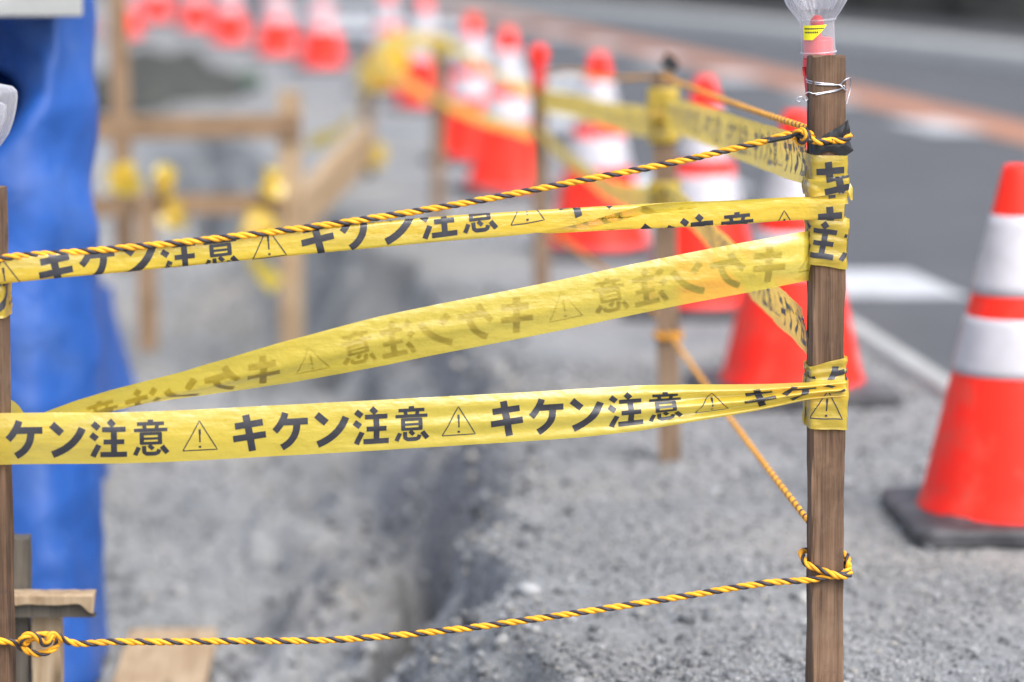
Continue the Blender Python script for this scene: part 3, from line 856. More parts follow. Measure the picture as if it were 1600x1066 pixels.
# --- tapes of the receding fence line
def fence_tape(label, pts, rolls, seed, width=0.07, letters=True, side=1, direction=1, mat=None, tri=0.1, group='tapes of the receding fence line'):
    r = Ribbon([at(*p) for p in pts], width=width, flutter=0.004, seed=seed)
    r.roll = lin(np.linspace(0, r.L, len(rolls)), rolls)
    r.section = lambda s, t: (t, 0.003 * np.cos(t * 60 + s * 2))
    return make_tape(label, r, ds=0.012, nt=9, tri_s=tri if letters else None, direction=direction, side=side, mat=mat or M_TAPE_OLD, group=group)
y2, y3, y4, y5 = P2[0][1], P3[0][1], P4[0][1], P5[0][1]
fence_tape('upper blurred tape between the focused stake and the stake behind it', [(1040, 178, y2 - 0.03), (1110, 198, 5.1), (1190, 228, 4.4), (1262, 250, 3.91)], [0.1, 0.1, 0.0, 0.0], 41)
fence_tape('lower blurred tape slanting down to the focused stake from the stake behind', [(1043, 305, y2 - 0.03), (1090, 345, 5.2), (1165, 425, 4.5), (1262, 520, 3.91)], [0.25, 0.35, 0.2, 0.1], 42)
fence_tape('upper far tape leading from the taped blurred stake to the lamp stake', [(845, 155, y3 - 0.03), (900, 166, 7.6), (960, 182, 6.9), (1040, 195, y2 - 0.03)], [0.2, 0.5, 0.2, 0.1], 43)
fence_tape('lower far tape leading from the taped blurred stake to the lamp stake', [(847, 213, y3 - 0.03), (900, 258, 7.6), (960, 300, 6.9), (1040, 318, y2 - 0.03)], [0.5, 0.5, 0.4, 0.2], 44)
fence_tape('upper far tape beyond the lamp stake', [(686, 62, y4), (740, 92, 10.0), (795, 128, 9.2), (845, 150, y3)], [0.7, 0.75, 0.8, 0.5], 45, letters=False)
fence_tape('lower far tape crossing the two overlapping red cones', [(686, 158, y4), (740, 180, 10.0), (795, 198, 9.2), (847, 216, y3)], [0.7, 0.7, 0.8, 0.5], 46, letters=False)
fence_tape('farthest upper tape strung towards the last stake', [(572, 118, y5), (610, 66, 12.2), (650, 62, 11.5), (690, 66, y4)], [0.4, 0.5, 0.6, 0.5], 47, letters=False)
fence_tape('farthest drooping tape hanging below the last stake', [(562, 135, y5), (590, 108, 12.4), (625, 122, 11.8), (686, 160, y4)], [0.2, 0.3, 0.4, 0.5], 48, letters=False)
fence_tape('pale yellow tape drooping from the last stake down to the timber frame', [(480, 222, 10.4), (520, 212, 11.0), (556, 175, 11.8), (575, 105, y5)], [0.6, 0.4, 0.5, 0.3], 49, letters=False)
# wraps on the blurred stake behind
pc2 = post_frame(P2[1], P2[0])
for (yy, lab, sd_, n_) in ((162, 'upper yellow tape wrap on the blurred stake behind', 51, None), (196, 'second yellow tape wrap on the blurred stake behind, below the upper one', 52, 0.16), (308, 'yellow tape wrap halfway down the blurred stake behind', 53, 0.06)):
    wound(lab, pc2, at(1040, yy, y2)[2], math.radians(-6), 0.030, 1.6, start=0.5, slant=0.05, tri_s=n_, seed=sd_, crumple=0.002, ds=0.005, nt=13)
pc5 = post_frame(P5[1], P5[0]); pc4 = post_frame(P4[1], P4[0]); pc3 = post_frame(P3[1], P3[0])
wound('yellow tape wrap on the last far stake', pc5, at(575, 110, y5)[2], 0, 0.030, 1.3, start=0.5, slant=0.2, tri_s=None, seed=55, crumple=0.004, ds=0.006, nt=9)
wound('lower yellow tape wrap on the last far stake', pc5, at(575, 240, y5)[2], 0, 0.032, 1.3, start=0.5, slant=-0.3, tri_s=None, seed=56, crumple=0.004, ds=0.006, nt=9)
wound('yellow tape wrap on the stake between the far cones', pc4, at(686, 66, y4)[2] - 0.02, 0, 0.028, 1.3, start=0.5, slant=0.2, tri_s=None, seed=57, crumple=0.004, ds=0.006, nt=9)

# ================================================================== STRIPED ROPE
def make_rope(label, ctrl, R=0.0047, pitch=0.0375, name='striped_rope', group='striped ropes', step=0.0022, phase=0.0, sides=8):
    P, S = resample(catmull(ctrl, 26), step)
    _, _, (T, Nn, B) = tube_mesh(P, R, 4)
    mid = P[len(P) // 2]
    root = empty(name, mid)
    tag(root, label, 'rope', group)
    off, rs = R * 0.53, R * 0.52
    for k in range(3):
        a = 2 * math.pi * S / pitch + 0.55 * fbm(S * 9, S * 0 + 1.7, 201, 3) + k * 2 * math.pi / 3 + phase
        Q = P + off * (np.cos(a)[:, None] * Nn + np.sin(a)[:, None] * B)
        Vv, F, _ = tube_mesh(Q, rs * (0.96 if k == 2 else 1.02) * (1 + 0.16 * fbm(S * 40, S * 0 + k * 3.1, 205, 3)), sides)
        mesh_obj('black_strand' if k == 2 else 'yellow_strand', Vv - mid, F, M_ROPE_K if k == 2 else M_ROPE_Y, root)
    return root
def local1(lx, ly, py):
    """point around the focused stake: lx right, ly towards the back, at photograph height py"""
    z = hz(py); c = p1c(z)
    return np.array([c[0] + lx * math.cos(P1_RZ) - ly * math.sin(P1_RZ), c[1] + lx * math.sin(P1_RZ) + ly * math.cos(P1_RZ), z])
h = H1 + 0.0055
# upper rope of the front span
ctrl = [at(-90, 414, 3.71), at(-20, 407, 3.70), at(6, 403, 3.705), at(120, 394, 3.73), at(300, 377, 3.765), at(500, 353, 3.80), at(700, 322, 3.83), at(900, 284, 3.85), at(1080, 248, 3.862), at(1190, 222, 3.866), at(1243, 210, 3.866),
        at(1262, 214, 3.858), at(1272, 220, 3.852)] + [local1(0.004, -h - 0.002, 219), local1(0.018, -h, 219), local1(h - 0.002, -h + 0.004, 215), local1(h + 0.001, -0.008, 213), local1(h, h - 0.003, 212), local1(0.0, h, 211), local1(-h, h, 210), local1(-h - 0.004, 0, 209)]
make_rope('upper yellow and black rope of the front span, above all three tapes', ctrl, group='front span ropes', phase=0.6)
# small knot loop on that rope
ctrl = [at(1236, 216, 3.860), at(1246, 206, 3.852), at(1254, 204, 3.848), at(1260, 212, 3.846), at(1256, 222, 3.850), at(1248, 222, 3.858), at(1246, 212, 3.866), at(1252, 204, 3.870), at(1262, 206, 3.862), at(1270, 214, 3.852)]
make_rope('small rope knot at the left corner of the focused stake, level with the black plastic', ctrl, R=0.0042, name='rope_knot', group='rope knots', phase=1.0)
# lower rope of the front span with the knot at the left
ctrl = [at(-120, 1003, 3.70), at(-40, 1003, 3.70), at(0, 1002, 3.705), at(22, 1004, 3.712), at(40, 1016, 3.716), at(58, 1022, 3.722), at(80, 1016, 3.728), at(90, 1006, 3.735), at(82, 994, 3.742), at(64, 992, 3.735), at(48, 999, 3.720), at(36, 1006, 3.712),
        at(33, 1000, 3.705), at(44, 992, 3.706), at(58, 996, 3.712), at(68, 1006, 3.716), at(76, 1004, 3.712), at(80, 992, 3.714), at(90, 994, 3.722), at(104, 1002, 3.73), at(180, 1003, 3.742), at(360, 1002, 3.77), at(520, 1000, 3.80), at(700, 985, 3.825), at(900, 958, 3.845), at(1080, 930, 3.858), at(1200, 911, 3.863)] + \
       [local1(-0.020, -h - 0.001, 903), local1(0.002, -h - 0.002, 899), local1(0.017, -h, 897), local1(h - 0.001, -h + 0.003, 893), local1(h + 0.001, 0.0, 888), local1(h, h - 0.002, 880), local1(0, h, 876), local1(-h + 0.001, h - 0.001, 873), local1(-h - 0.004, 0.002, 875), local1(-h, -h + 0.006, 883), local1(-0.014, -h - 0.001, 888), local1(0.000, -h - 0.006, 893), local1(0.014, -h - 0.007, 898), local1(h + 0.001, -h + 0.001, 898), local1(h + 0.004, -0.002, 893), local1(h + 0.001, -h + 0.008, 884), local1(h + 0.003, -0.004, 875), local1(h, 0.012, 874)]
make_rope('lower yellow and black rope of the front span, knotted at the left, below all tapes', ctrl, group='front span ropes', phase=0.2)
# receding ropes
def slung(a, b, sag, n=14):
    k = np.linspace(0, 1, n)[:, None]
    P = a + (b - a) * k
    P[:, 2] -= 4 * sag * k[:, 0] * (1 - k[:, 0])
    return list(P)
make_rope('upper blurred rope running back from the focused stake', slung(local1(-0.012, 0.004, 207), at(1036, 119, y2 - 0.03), 0.004), group='receding ropes', step=0.004, sides=6)
make_rope('lower blurred rope rising from the focused stake to the stake behind', slung(local1(-0.012, 0.0, 836), at(1048, 524, y2 - 0.034), 0.006), group='receding ropes', step=0.004, sides=6)
make_rope('upper far rope between the taped blurred stake and the lamp stake', [at(1036, 121, y2), at(1000, 122, 6.3), at(940, 122, 6.9), at(890, 112, 7.6), at(845, 122, y3)], group='receding ropes', step=0.006, sides=6)
make_rope('lower far rope between the taped blurred stake and the lamp stake', [at(1040, 505, y2), at(985, 455, 6.4), at(920, 405, 7.1), at(875, 372, 7.8), at(847, 350, y3)], group='receding ropes', step=0.006, sides=6)
def ring_rope(label, cf, z, half, R):
    pts = []
    for k in range(34):
        a = k / 32 * 4 * math.pi; c = cf(z)
        rr = (abs(math.cos(a)) ** 6 + abs(math.sin(a)) ** 6) ** (-1 / 6) * half
        pts.append((c[0] + rr * math.cos(a), c[1] + rr * math.sin(a), z + 0.014 * (k / 32 - 0.5)))
    make_rope(label, pts, R=R, name='rope_knot', group='rope knots', step=0.004, sides=6)
ring_rope('rope hitch wound round the blurred stake behind', pc2, at(1044, 524, y2)[2], 0.028, 0.0042)

# ================================================================== BLACK PLASTIC, LAMPS, WIRE
def strip_obj(name, pts_rows, mat, parent=None, sub=3):
    rows = [catmull(np.array(r), 8) for r in pts_rows]
    n = min(len(r) for r in rows)
    A = np.stack([r[:n] for r in rows], 0)
    # densify across
    B = []
    for i in range(len(rows) - 1):
        for k in range(sub): B.append(A[i] + (A[i + 1] - A[i]) * k / sub)
    B.append(A[-1]); B = np.array(B)
    i, j = np.meshgrid(np.arange(B.shape[0]), np.arange(B.shape[1]), indexing='ij')
    B = B + (0.0018 * fbm(i * 0.9 + 3.1, j * 0.35, 77, 3))[..., None] * np.array([0.4, -1.0, 0.6])
    return mesh_obj(name, B.reshape(-1, 3), grid_faces(B.shape[0], B.shape[1]), mat, parent)
bp = tag(empty('black_plastic_wrap', local1(0, 0, 218)), 'black plastic sheet scrap tied under the rope on the focused stake', 'plastic wrap')
off0 = np.array(bp.location)
def sub0(rows): return [[p - off0 for p in r] for r in rows]
hh = H1 + 0.002
strip_obj('upper_flap', sub0([[local1(-0.010, -hh, 213), local1(0.004, -hh - 0.002, 203), local1(0.020, -hh - 0.003, 192), local1(0.026, -hh + 0.004, 187)],
                              [local1(-0.012, -hh - 0.001, 217), local1(0.004, -hh - 0.004, 215), local1(0.018, -hh - 0.004, 210), local1(0.029, -hh + 0.004, 206)],
                              [local1(-0.014, -hh, 221), local1(0.004, -hh - 0.002, 222), local1(0.018, -hh - 0.002, 221), local1(0.030, -hh + 0.006, 214)]]), M_BLACKPLASTIC, bp)
strip_obj('lower_flap', sub0([[local1(-0.025, -hh + 0.010, 221), local1(-0.020, -hh - 0.001, 220), local1(0.004, -hh - 0.002, 219), local1(0.020, -hh - 0.002, 217), local1(0.027, -hh + 0.006, 216)],
                              [local1(-0.025, -hh + 0.010, 230), local1(-0.020, -hh - 0.002, 231), local1(0.004, -hh - 0.004, 230), local1(0.020, -hh - 0.003, 229), local1(0.031, -hh + 0.004, 229)],
                              [local1(-0.0245, -hh + 0.010, 238), local1(-0.021, -hh - 0.001, 242), local1(0.002, -hh - 0.002, 236), local1(0.016, -hh - 0.002, 245), local1(0.034, -hh + 0.004, 236)]]), M_BLACKPLASTIC, bp)
Vv, F, _ = tube_mesh(catmull([at(1200, 221, 3.860), at(1225, 216, 3.858), at(1248, 212, 3.856), at(1262, 219, 3.850), local1(-0.008, -h - 0.004, 219), local1(0.002, -h - 0.006, 220)], 8) - off0, 0.0032, 7)
mesh_obj('twisted_tail', Vv, F, M_BLACKPLASTIC, bp)
# scrap at the top of the blurred stake behind
t2 = P2[1] + np.array([0.004, 0.0, 0.012])
o = strip_obj('black_plastic_scrap', [[t2 + np.array([-0.012, -0.03, 0.01]), t2 + np.array([0.0, -0.03, 0.028]), t2 + np.array([-0.022, -0.03, 0.04])],
                                     [t2 + np.array([0.0, -0.034, -0.005]), t2 + np.array([0.016, -0.034, 0.014]), t2 + np.array([0.0, -0.034, 0.03])],
                                     [t2 + np.array([0.012, -0.026, -0.01]), t2 + np.array([0.028, -0.026, 0.0]), t2 + np.array([0.022, -0.026, 0.018])]], M_BLACKPLASTIC)
tag(o, 'black plastic scrap on top of the blurred stake behind', 'plastic scrap')

def lamp(label, base, tilt, body_len=0.058):
    root = empty('site_lamp', base)
    tag(root, label, 'lamp', 'clear site lamps')
    Z = 0.036
    prof = [(0.0232, -0.004), (0.0236, 0.004), (0.0232, 0.020), (0.0232, 0.040), (0.0245, 0.046), (0.032, 0.056), (0.041, 0.070), (0.047, 0.088), (0.0505, 0.106), (0.052, 0.120), (0.051, 0.128), (0.046, 0.133), (0.030, 0.136), (0.002, 0.137)]
    rip = np.array([0, 0, 0, 0, .01, .022, .025, .025, .022, .02, .015, .01, .005, 0])
    pr = np.array(prof)
    zz = np.linspace(0, len(pr) - 1, 48)
    pr2 = np.stack([np.interp(zz, np.arange(len(pr)), pr[:, 0]), np.interp(zz, np.arange(len(pr)), pr[:, 1])], 1)
    rp2 = np.interp(zz, np.arange(len(pr)), rip)
    Vv, F = lathe(pr2, 96, rp2)
    lens = mesh_obj('lens', Vv, F, M_CLEAR, root)
    # inner fluted lens ring and teeth near the top
    Vv, F = lathe([(0.020, 0.060), (0.030, 0.074), (0.036, 0.092), (0.037, 0.108), (0.030, 0.112)], 64, np.array([.04, .05, .05, .05, .03]))
    mesh_obj('inner_lens', Vv, F, M_CLEAR, lens)
    for zr, rr in ((0.047, 0.0262), (0.002, 0.0250)):
        Vv, F = lathe([(rr - 0.001, zr - 0.0015), (rr + 0.0004, zr - 0.001), (rr + 0.0004, zr + 0.001), (rr - 0.001, zr + 0.0015)], 40)
        mesh_obj('rim', Vv, F, M_CLEAR, lens)
    Vv, F = lathe([(0.0, -0.006), (0.0215, -0.006), (0.0218, 0.000), (0.0205, 0.002), (0.0205, 0.018), (0.019, 0.0215), (0.006, 0.023), (0.005, 0.034), (0.0095, 0.040), (0.0095, 0.047), (0.004, 0.053), (0.0, 0.053)], 32)
    mesh_obj('socket', Vv, F, M_LAMPRED, root)
    # battery body below, behind the stake: rounded box with a switch lug
    prof = []
    for k in range(24):
        a = 2 * math.pi * k / 24
        r_ = (abs(math.cos(a)) ** 5 + abs(math.sin(a)) ** 5) ** (-0.2)
        prof.append((0.021 * r_ * math.cos(a), 0.014 * r_ * math.sin(a)))
    prof = np.array(prof)
    lv = [(-0.006, 0.97), (-0.010, 1.0), (-body_len * 0.6, 0.97), (-body_len, 0.90), (-body_len - 0.004, 0.7)]
    Vv = np.array([(p[0] * s_, p[1] * s_, z_) for z_, s_ in lv for p in prof])
    F = [tuple(f) for f in grid_faces(len(lv), 24, True)] + [tuple(range(4 * 24, 5 * 24))]
    mesh_obj('battery_body', Vv, F, M_LAMPRED, root)
    Vv, F, _ = tube_mesh([(-0.0235, -0.004, -0.016), (-0.0235, -0.004, -0.028)], 0.0025, 8)
    mesh_obj('switch', Vv, F, M_LAMPRED, root)
    # yellow sticker on the neck with lines of tiny print
    aa = np.linspace(math.radians(196), math.radians(283), 12)
    rows = []
    for i, z_ in enumerate(np.linspace(0.021, 0.041, 7)):
        f_ = i / 6
        amax = np.interp(f_, [0, 0.45, 1], [0.42, 0.72, 1.0])
        rows.append([(0.0241 * math.cos(aa[0] + (a - aa[0]) * amax), 0.0241 * math.sin(aa[0] + (a - aa[0]) * amax), z_) for a in aa])
    rows = np.array(rows)
    st = mesh_obj('sticker', rows.reshape(-1, 3), grid_faces(7, 12), M_STICKER, root)
    vs_, fs_ = [], []
    for z_, cnt, w_ in ((0.0365, 11, 0.10), (0.0315, 8, 0.09)):
        for k in range(cnt):
            a0 = aa[0] + 0.14 + k * 0.108
            b_ = len(vs_)
            hh_ = 0.0011 * (0.8 + 0.4 * rnd.random())
            for a_, q in ((a0, -1), (a0 + w_ * 0.8, -1), (a0 + w_ * 0.8, 1), (a0, 1)):
                vs_.append((0.0244 * math.cos(a_), 0.0244 * math.sin(a_), z_ + q * hh_))
            fs_.append((b_, b_ + 1, b_ + 2, b_ + 3))
    mesh_obj('sticker_print', vs_, fs_, M_INK, st, smooth=False)
    root.rotation_euler = tilt
    return root
lb = at(1279, 84, P1_Y + 0.040)
lamp('clear site lamp with red socket on top of the focused stake', lb, (0.02, math.radians(-4), 0.25))
lb0 = at(-37, 290, P0_Y + 0.040)
lamp('clear site lamp at the left edge above the cut off stake', lb0, (0.02, math.radians(2), 0.6))

# red stick lamp on the lamp stake
lp = at(841, 146, y3 - 0.05)
sl = tag(empty('stick_lamp', lp), 'blurred red stick lamp on the second stake behind the focused one', 'lamp')
Vv, F = lathe([(0.0, 0.0), (0.020, 0.0), (0.021, 0.05), (0.021, 0.085), (0.024, 0.088)], 24); mesh_obj('lamp_body', Vv, F, M_LAMPRED, sl)
Vv, F = lathe([(0.025, 0.088), (0.027, 0.10), (0.027, 0.125), (0.020, 0.137), (0.0, 0.142)], 24); mesh_obj('lamp_cap', Vv, F, M_RED, sl)

# binding wire round the focused stake
wz = lambda y: y
hw = H1 + 0.0012
def wire(name, pts, parent, r=0.0008):
    o_ = np.array(parent.location)
    Vv, F, _ = tube_mesh(resample(catmull(np.array(pts), 12), 0.0012)[0] - o_, r, 6)
    return mesh_obj(name, Vv, F, M_WIRE, parent)
wr = tag(empty('binding_wire', local1(0, -hw, 140)), 'thin galvanised wire binding the lamp to the focused stake', 'wire')
wire('wire_strand', [local1(-0.024, 0.02, 126), local1(-hw - 0.002, -hw + 0.004, 127), local1(-0.018, -hw, 129), local1(0.0, -hw - 0.001, 131), local1(0.014, -hw - 0.001, 132), local1(0.019, -hw - 0.003, 126), local1(0.027, -hw, 122), local1(0.031, -0.012, 126), local1(0.031, -0.010, 140), local1(0.027, -0.014, 154), local1(0.0245, -0.016, 163)], wr)
wire('wire_strand', [local1(-0.023, 0.02, 129), local1(-hw - 0.001, -hw + 0.004, 130.5), local1(-0.016, -hw - 0.001, 132), local1(0.004, -hw - 0.001, 133), local1(0.015, -hw - 0.002, 134), local1(0.018, -hw - 0.003, 138), local1(0.021, -hw - 0.002, 141), local1(0.0245, -hw + 0.006, 141)], wr)
wire('wire_strand', [local1(0.0175, -hw - 0.003, 136), local1(0.014, -hw - 0.002, 139), local1(0.002, -hw - 0.001, 142), local1(-0.014, -hw - 0.001, 145), local1(-0.024, -hw - 0.002, 146), local1(-0.030, -hw, 144), local1(-0.034, -hw, 147), local1(-0.030, -hw + 0.002, 156), local1(-0.033, -hw + 0.002, 157), local1(-0.040, -hw, 151), local1(-0.046, -hw, 155), local1(-0.042, -hw, 159), local1(-0.038, -hw, 152)], wr)
wire('wire_strand', [local1(0.016, -hw - 0.002, 134), local1(0.019, -hw - 0.004, 134), local1(0.020, -hw - 0.003, 138), local1(0.016, -hw - 0.002, 138.5), local1(0.012, -hw - 0.001, 141), local1(-0.004, -hw - 0.001, 145), local1(-0.02, -hw - 0.001, 148.5)], wr)

# ================================================================== TRAFFIC CONES
def rounded_square(half, r, n=6):
    pts = []
    for cx, cy, a0 in ((1, 1, 0), (-1, 1, 90), (-1, -1, 180), (1, -1, 270)):
        for k in range(n + 1):
            a = math.radians(a0 + 90 * k / n)
            pts.append((cx * (half - r) + r * math.cos(a), cy * (half - r) + r * math.sin(a)))
    return np.array(pts)
def cone_r(z): return 0.170 + (0.029 - 0.170) * (z - 0.06) / (0.695 - 0.06)
def make_cone():
    root = empty('traffic_cone')
    prof = [(cone_r(0.035) + 0.004, 0.034), (cone_r(0.05) + 0.003, 0.05)]
    prof += [(cone_r(z), z) for z in np.linspace(0.06, 0.685, 26)]
    prof += [(0.0285, 0.695), (0.025, 0.700), (0.016, 0.701), (0.015, 0.690), (0.013, 0.60)]
    Vv, F = lathe(prof, 64)
    mesh_obj('cone_body', Vv, F, M_RED, root)
    for za, zb in ((0.455, 0.606), (0.303, 0.412)):
        pr = [(cone_r(za) - 0.001, za - 0.0005)] + [(cone_r(z) + 0.0014, z) for z in np.linspace(za, zb, 8)] + [(cone_r(zb) - 0.001, zb + 0.0005)]
        Vv, F = lathe(pr, 64)
        mesh_obj('reflective_band', Vv, F, M_BAND, root)
    lev = [(0.0, 0.214, 0.03), (0.004, 0.219, 0.035), (0.026, 0.219, 0.035), (0.033, 0.213, 0.034), (0.036, 0.200, 0.05)]
    rings = [np.column_stack([rounded_square(hf, rr), np.full(28, z)]) for z, hf, rr in lev]
    th = np.linspace(0, 2 * math.pi, 28, endpoint=False)
    sq = rounded_square(0.178, 0.05); ang = np.arctan2(sq[:, 1], sq[:, 0])
    for rad, z in ((0.180, 0.040), (0.176, 0.044), (0.150, 0.040)):
        rings.append(np.column_stack([rad * np.cos(ang), rad * np.sin(ang), np.full(28, z)]))
    Vv = np.vstack(rings)
    F = [tuple(f) for f in grid_faces(len(rings), 28, True)] + [tuple(range(27, -1, -1))]
    o = mesh_obj('base', Vv, F, M_RUBBER, root)
    o.modifiers.new('edge', 'EDGE_SPLIT').split_angle = math.radians(35)
    return root
proto = make_cone()
def copy_tree(o, parent=None):
    c = o.copy(); C.objects.link(c); c.parent = parent
    for ch in o.children: copy_tree(ch, c)
    return c
cones = [
 (1576, 820, 2, 'nearest red and white traffic cone, at the right edge of the photo'),
 (1236, 618, 12, 'second nearest traffic cone, half hidden behind the focused stake'),
 (1098, 488, -8, 'blurred traffic cone just right of the taped stake behind'),
 (934, 397, 5, 'blurred traffic cone between the lamp stake and the taped stake'),
 (793, 302, 15, 'nearer of two overlapping blurred cones left of the lamp stake'),
 (738, 252, -5, 'farther of two overlapping blurred cones left of the lamp stake'),
 (664, 171, 8, 'blurred cone behind yellow tape, directly right of the far hanging tape tangle'),
 (607, 146, 20, 'far blurred cone mostly covered by the hanging yellow tape tangle'),
 (503, 109, -12, 'far blurred cone standing alone above the bare gravel, left of the tape tangle'),
 (432, 88, 3, 'far cone next left of the lone one above the bare gravel'),
 (359, 70, 9, 'third cone from the blue tarp in the far row'),
 (306, 47, 30, 'second cone from the blue tarp in the far row'),
 (245, 33, 14, 'most distant cone in the far row, near the blue tarp'),
 (194, 60, 25, 'far red cone beside the timber upright next to the blue tarp')]
for i, (cx, cy, rz, lab) in enumerate(cones):
    g = ground(cx, cy)
    o = proto if i == 0 else copy_tree(proto)
    o.location = (g[0], g[1], max(float(ground_z(g[0], g[1])), 0.0) + 0.001)
    o.rotation_euler = (0, 0, math.radians(rz))
    tag(o, lab, 'traffic cone', 'traffic cones along the road edge')

# ================================================================== BLUE TARP AND STEEL DECK AT LEFT
def tarp():
    plan = np.array([(-2.4, 5.45), (-1.9, 5.40), (-1.4, 5.38), (-1.05, 5.36), (-0.88, 5.38), (-0.825, 5.46), (-0.87, 5.8), (-0.94, 6.3), (-1.02, 6.9), (-1.11, 7.6), (-1.18, 8.2), (-1.40, 8.5), (-1.9, 8.6)])
    P, S = resample(catmull(np.column_stack([plan, np.zeros(len(plan))]), 20), 0.018)
    P = P[:, :2]
    n = len(P)
    T = np.gradient(P, axis=0); T /= np.linalg.norm(T, axis=1)[:, None]
    out = np.stack([T[:, 1], -T[:, 0]], 1)                 # outward: towards the viewer on the front, to the right on the side
    ycoord = P[:, 1]
    side = (S > np.interp(-0.806, [0], [0]) if False else (np.arange(n) > np.argmax(P[:, 0])))
    ztop = np.where(side, np.interp(ycoord, [5.4, 5.6, 5.9, 6.4, 7.0, 7.8, 8.6], [1.0, 0.97, 0.84, 0.64, 0.40, 0.16, 0.05]), 1.02)
    nz = 110
    k = np.linspace(0, 1, nz)
    Ss, K = np.meshgrid(S, k, indexing='ij')
    zb = np.where(side, np.interp(ycoord, [5.4, 5.6, 6.0, 7.0, 8.6], [-0.33, -0.30, -0.10, -0.16, -0.18]), -0.33)[:, None]
    Z = zb + (ztop[:, None] - zb) * K
    o = 0.005 * (1 - K) ** 2 + 0.014 * fbm(Ss * 3.0, Z * 1.2, 71, 4) + 0.008 * np.sin(Ss * 26 + 2.5 * np.sin(Z * 3)) * sstep(0.0, 0.8, 1 - K + 0.2)
    o = o - 0.016 * np.abs(fbm(Ss * 5 + Z * 2.2, Z * 3.5 - Ss, 171, 3)) - 0.010 * np.abs(vnoise(Ss * 9 - Z * 4, Z * 8, 175))
    # drapes slung between the hanging points
    o = o + 0.007 * np.sin(Z * 24 + 3 * np.sin(Ss * 4)) * np.exp(-((Z - 0.62) / 0.22) ** 2)
    X0 = np.repeat(P[:, 0:1], nz, 1)
    front = 1 - side.astype(float)[:, None] * np.ones((1, nz))
    rec = front * sstep(-0.865, -0.90, X0) * sstep(0, 0.16, Z - np.interp(X0, [-1.05, -0.95, -0.89, -0.865], [0.66, 0.745, 0.82, 0.95]))
    flare = (1 - front) * 0.05 * (1 - K) ** 1.5 * sstep(6.0, 8.0, P[:, 1])[:, None]
    o = o - (0.60 + 0.5 * sstep(0.80, 0.95, Z)) * rec + flare
    V = np.stack([X0 + o * out[:, 0:1], P[:, 1:2] + o * out[:, 1:2], Z], -1).reshape(-1, 3)
    ob = mesh_obj('blue_tarp', V, grid_faces(n, nz), M_TARP)
    sm = ob.modifiers.new('thickness', 'SOLIDIFY'); sm.thickness = 0.002
    tag(ob, 'blue plastic tarp hanging in folds at the left, beneath the pale grey deck', 'tarp')
tarp()
def box_obj(name, lo, hi, mat, parent=None, bev=0.004):
    lo = np.asarray(lo, float); hi = np.asarray(hi, float)
    V = np.array([(x, y, z) for x in (lo[0], hi[0]) for y in (lo[1], hi[1]) for z in (lo[2], hi[2])])
    F = [(0, 1, 3, 2), (4, 6, 7, 5), (0, 4, 5, 1), (2, 3, 7, 6), (0, 2, 6, 4), (1, 5, 7, 3)]
    o = mesh_obj(name, V, F, mat, parent, smooth=False)
    b = o.modifiers.new('bevel', 'BEVEL'); b.width = bev; b.segments = 2
    return o
dk = tag(empty('steel_deck', (-1.5, 5.9, 0)), 'pale grey steel deck edge above the blue tarp in the top left corner', 'platform')
dl = np.array((-1.5, 5.9, 0))
box_obj('deck_plate', np.array((-2.4, 5.31, 1.05)) - dl, np.array((-0.80, 6.5, 1.09)) - dl, M_STEEL, dk)
box_obj('edge_channel', np.array((-2.4, 5.285, 0.985)) - dl, np.array((-1.00, 5.307, 1.12)) - dl, M_STEEL, dk)
box_obj('edge_channel', np.array((-0.997, 5.28, 0.987)) - dl, np.array((-0.795, 5.307, 1.118)) - dl, M_CONC, dk)
for lx, ly in ((-0.95, 5.75), (-2.2, 5.75), (-0.98, 6.4), (-2.2, 6.4)):
    Vv, F, _ = tube_mesh(np.array([(lx, ly, -0.5), (lx, ly, 0.3), (lx, ly, 1.052)]) - dl, 0.022, 12)
    mesh_obj('leg', Vv, F, M_STEEL, dk)

# ================================================================== TIMBERS
# batter board behind the left stake
Yb = 4.22
s1 = beam('timber_stake', at(33, 1290, Yb + 0.06), at(31, 839, Yb + 0.06), 0.030, 0.045, M_WOOD_GREY, seed=61, rz=0.05, nlen=16)
tag(s1, 'short dark weathered stake beside the left edge stake, behind the broken board', 'stake')
def broken_board():
    root = tag(empty('broken_board', at(80, 945, Yb)), 'broken horizontal board with a pale splintered edge at lower left', 'board')
    o_ = np.array(root.location)
    a0 = at(-60, 945, Yb); a1 = at(147, 945, Yb)
    L = a1[0] - a0[0]; n = 60
    zt = at(80, 928, Yb)[2]; zb = at(80, 966, Yb)[2]
    xs = np.linspace(a0[0], a1[0], n)
    split = zt - (zt - zb) * (0.42 + 0.10 * fbm(xs * 30, xs * 0, 81, 4) + 0.35 * sstep(a1[0] - 0.022, a1[0] - 0.004, xs))
    endj = 0.004 * fbm(np.linspace(0, 3, 8), np.zeros(8), 83, 3)
    D = 0.028
    up, lo_ = [], []
    for i, x in enumerate(xs):
        xx = x
        jt = 0.0015 * vnoise(np.array([x * 70]), np.array([0.2]), 84)[0]
        up += [(xx, Yb + D, zt + jt), (xx, Yb + 0.001, zt + jt), (xx, Yb - 0.006, zt - 0.003), (xx, Yb - 0.006 + 0.004 * vnoise(np.array([x * 60]), np.array([3.2]), 85)[0], split[i])]
        lo_ += [(xx, Yb - 0.006, split[i]), (xx, Yb + 0.004, split[i] - 0.001), (xx, Yb + 0.004, zb), (xx, Yb + D, zb)]
    up = np.array(up); lo_ = np.array(lo_)
    F = [tuple(f) for f in grid_faces(n, 4)]
    endf = [((n - 1) * 4 + k) for k in range(4)]
    mesh_obj('splintered_face', up - o_, F + [tuple(endf)], M_WOOD_PALE, root, smooth=False)
    mesh_obj('board_body', lo_ - o_, F + [tuple(endf)], M_WOOD_GREY, root, smooth=False)
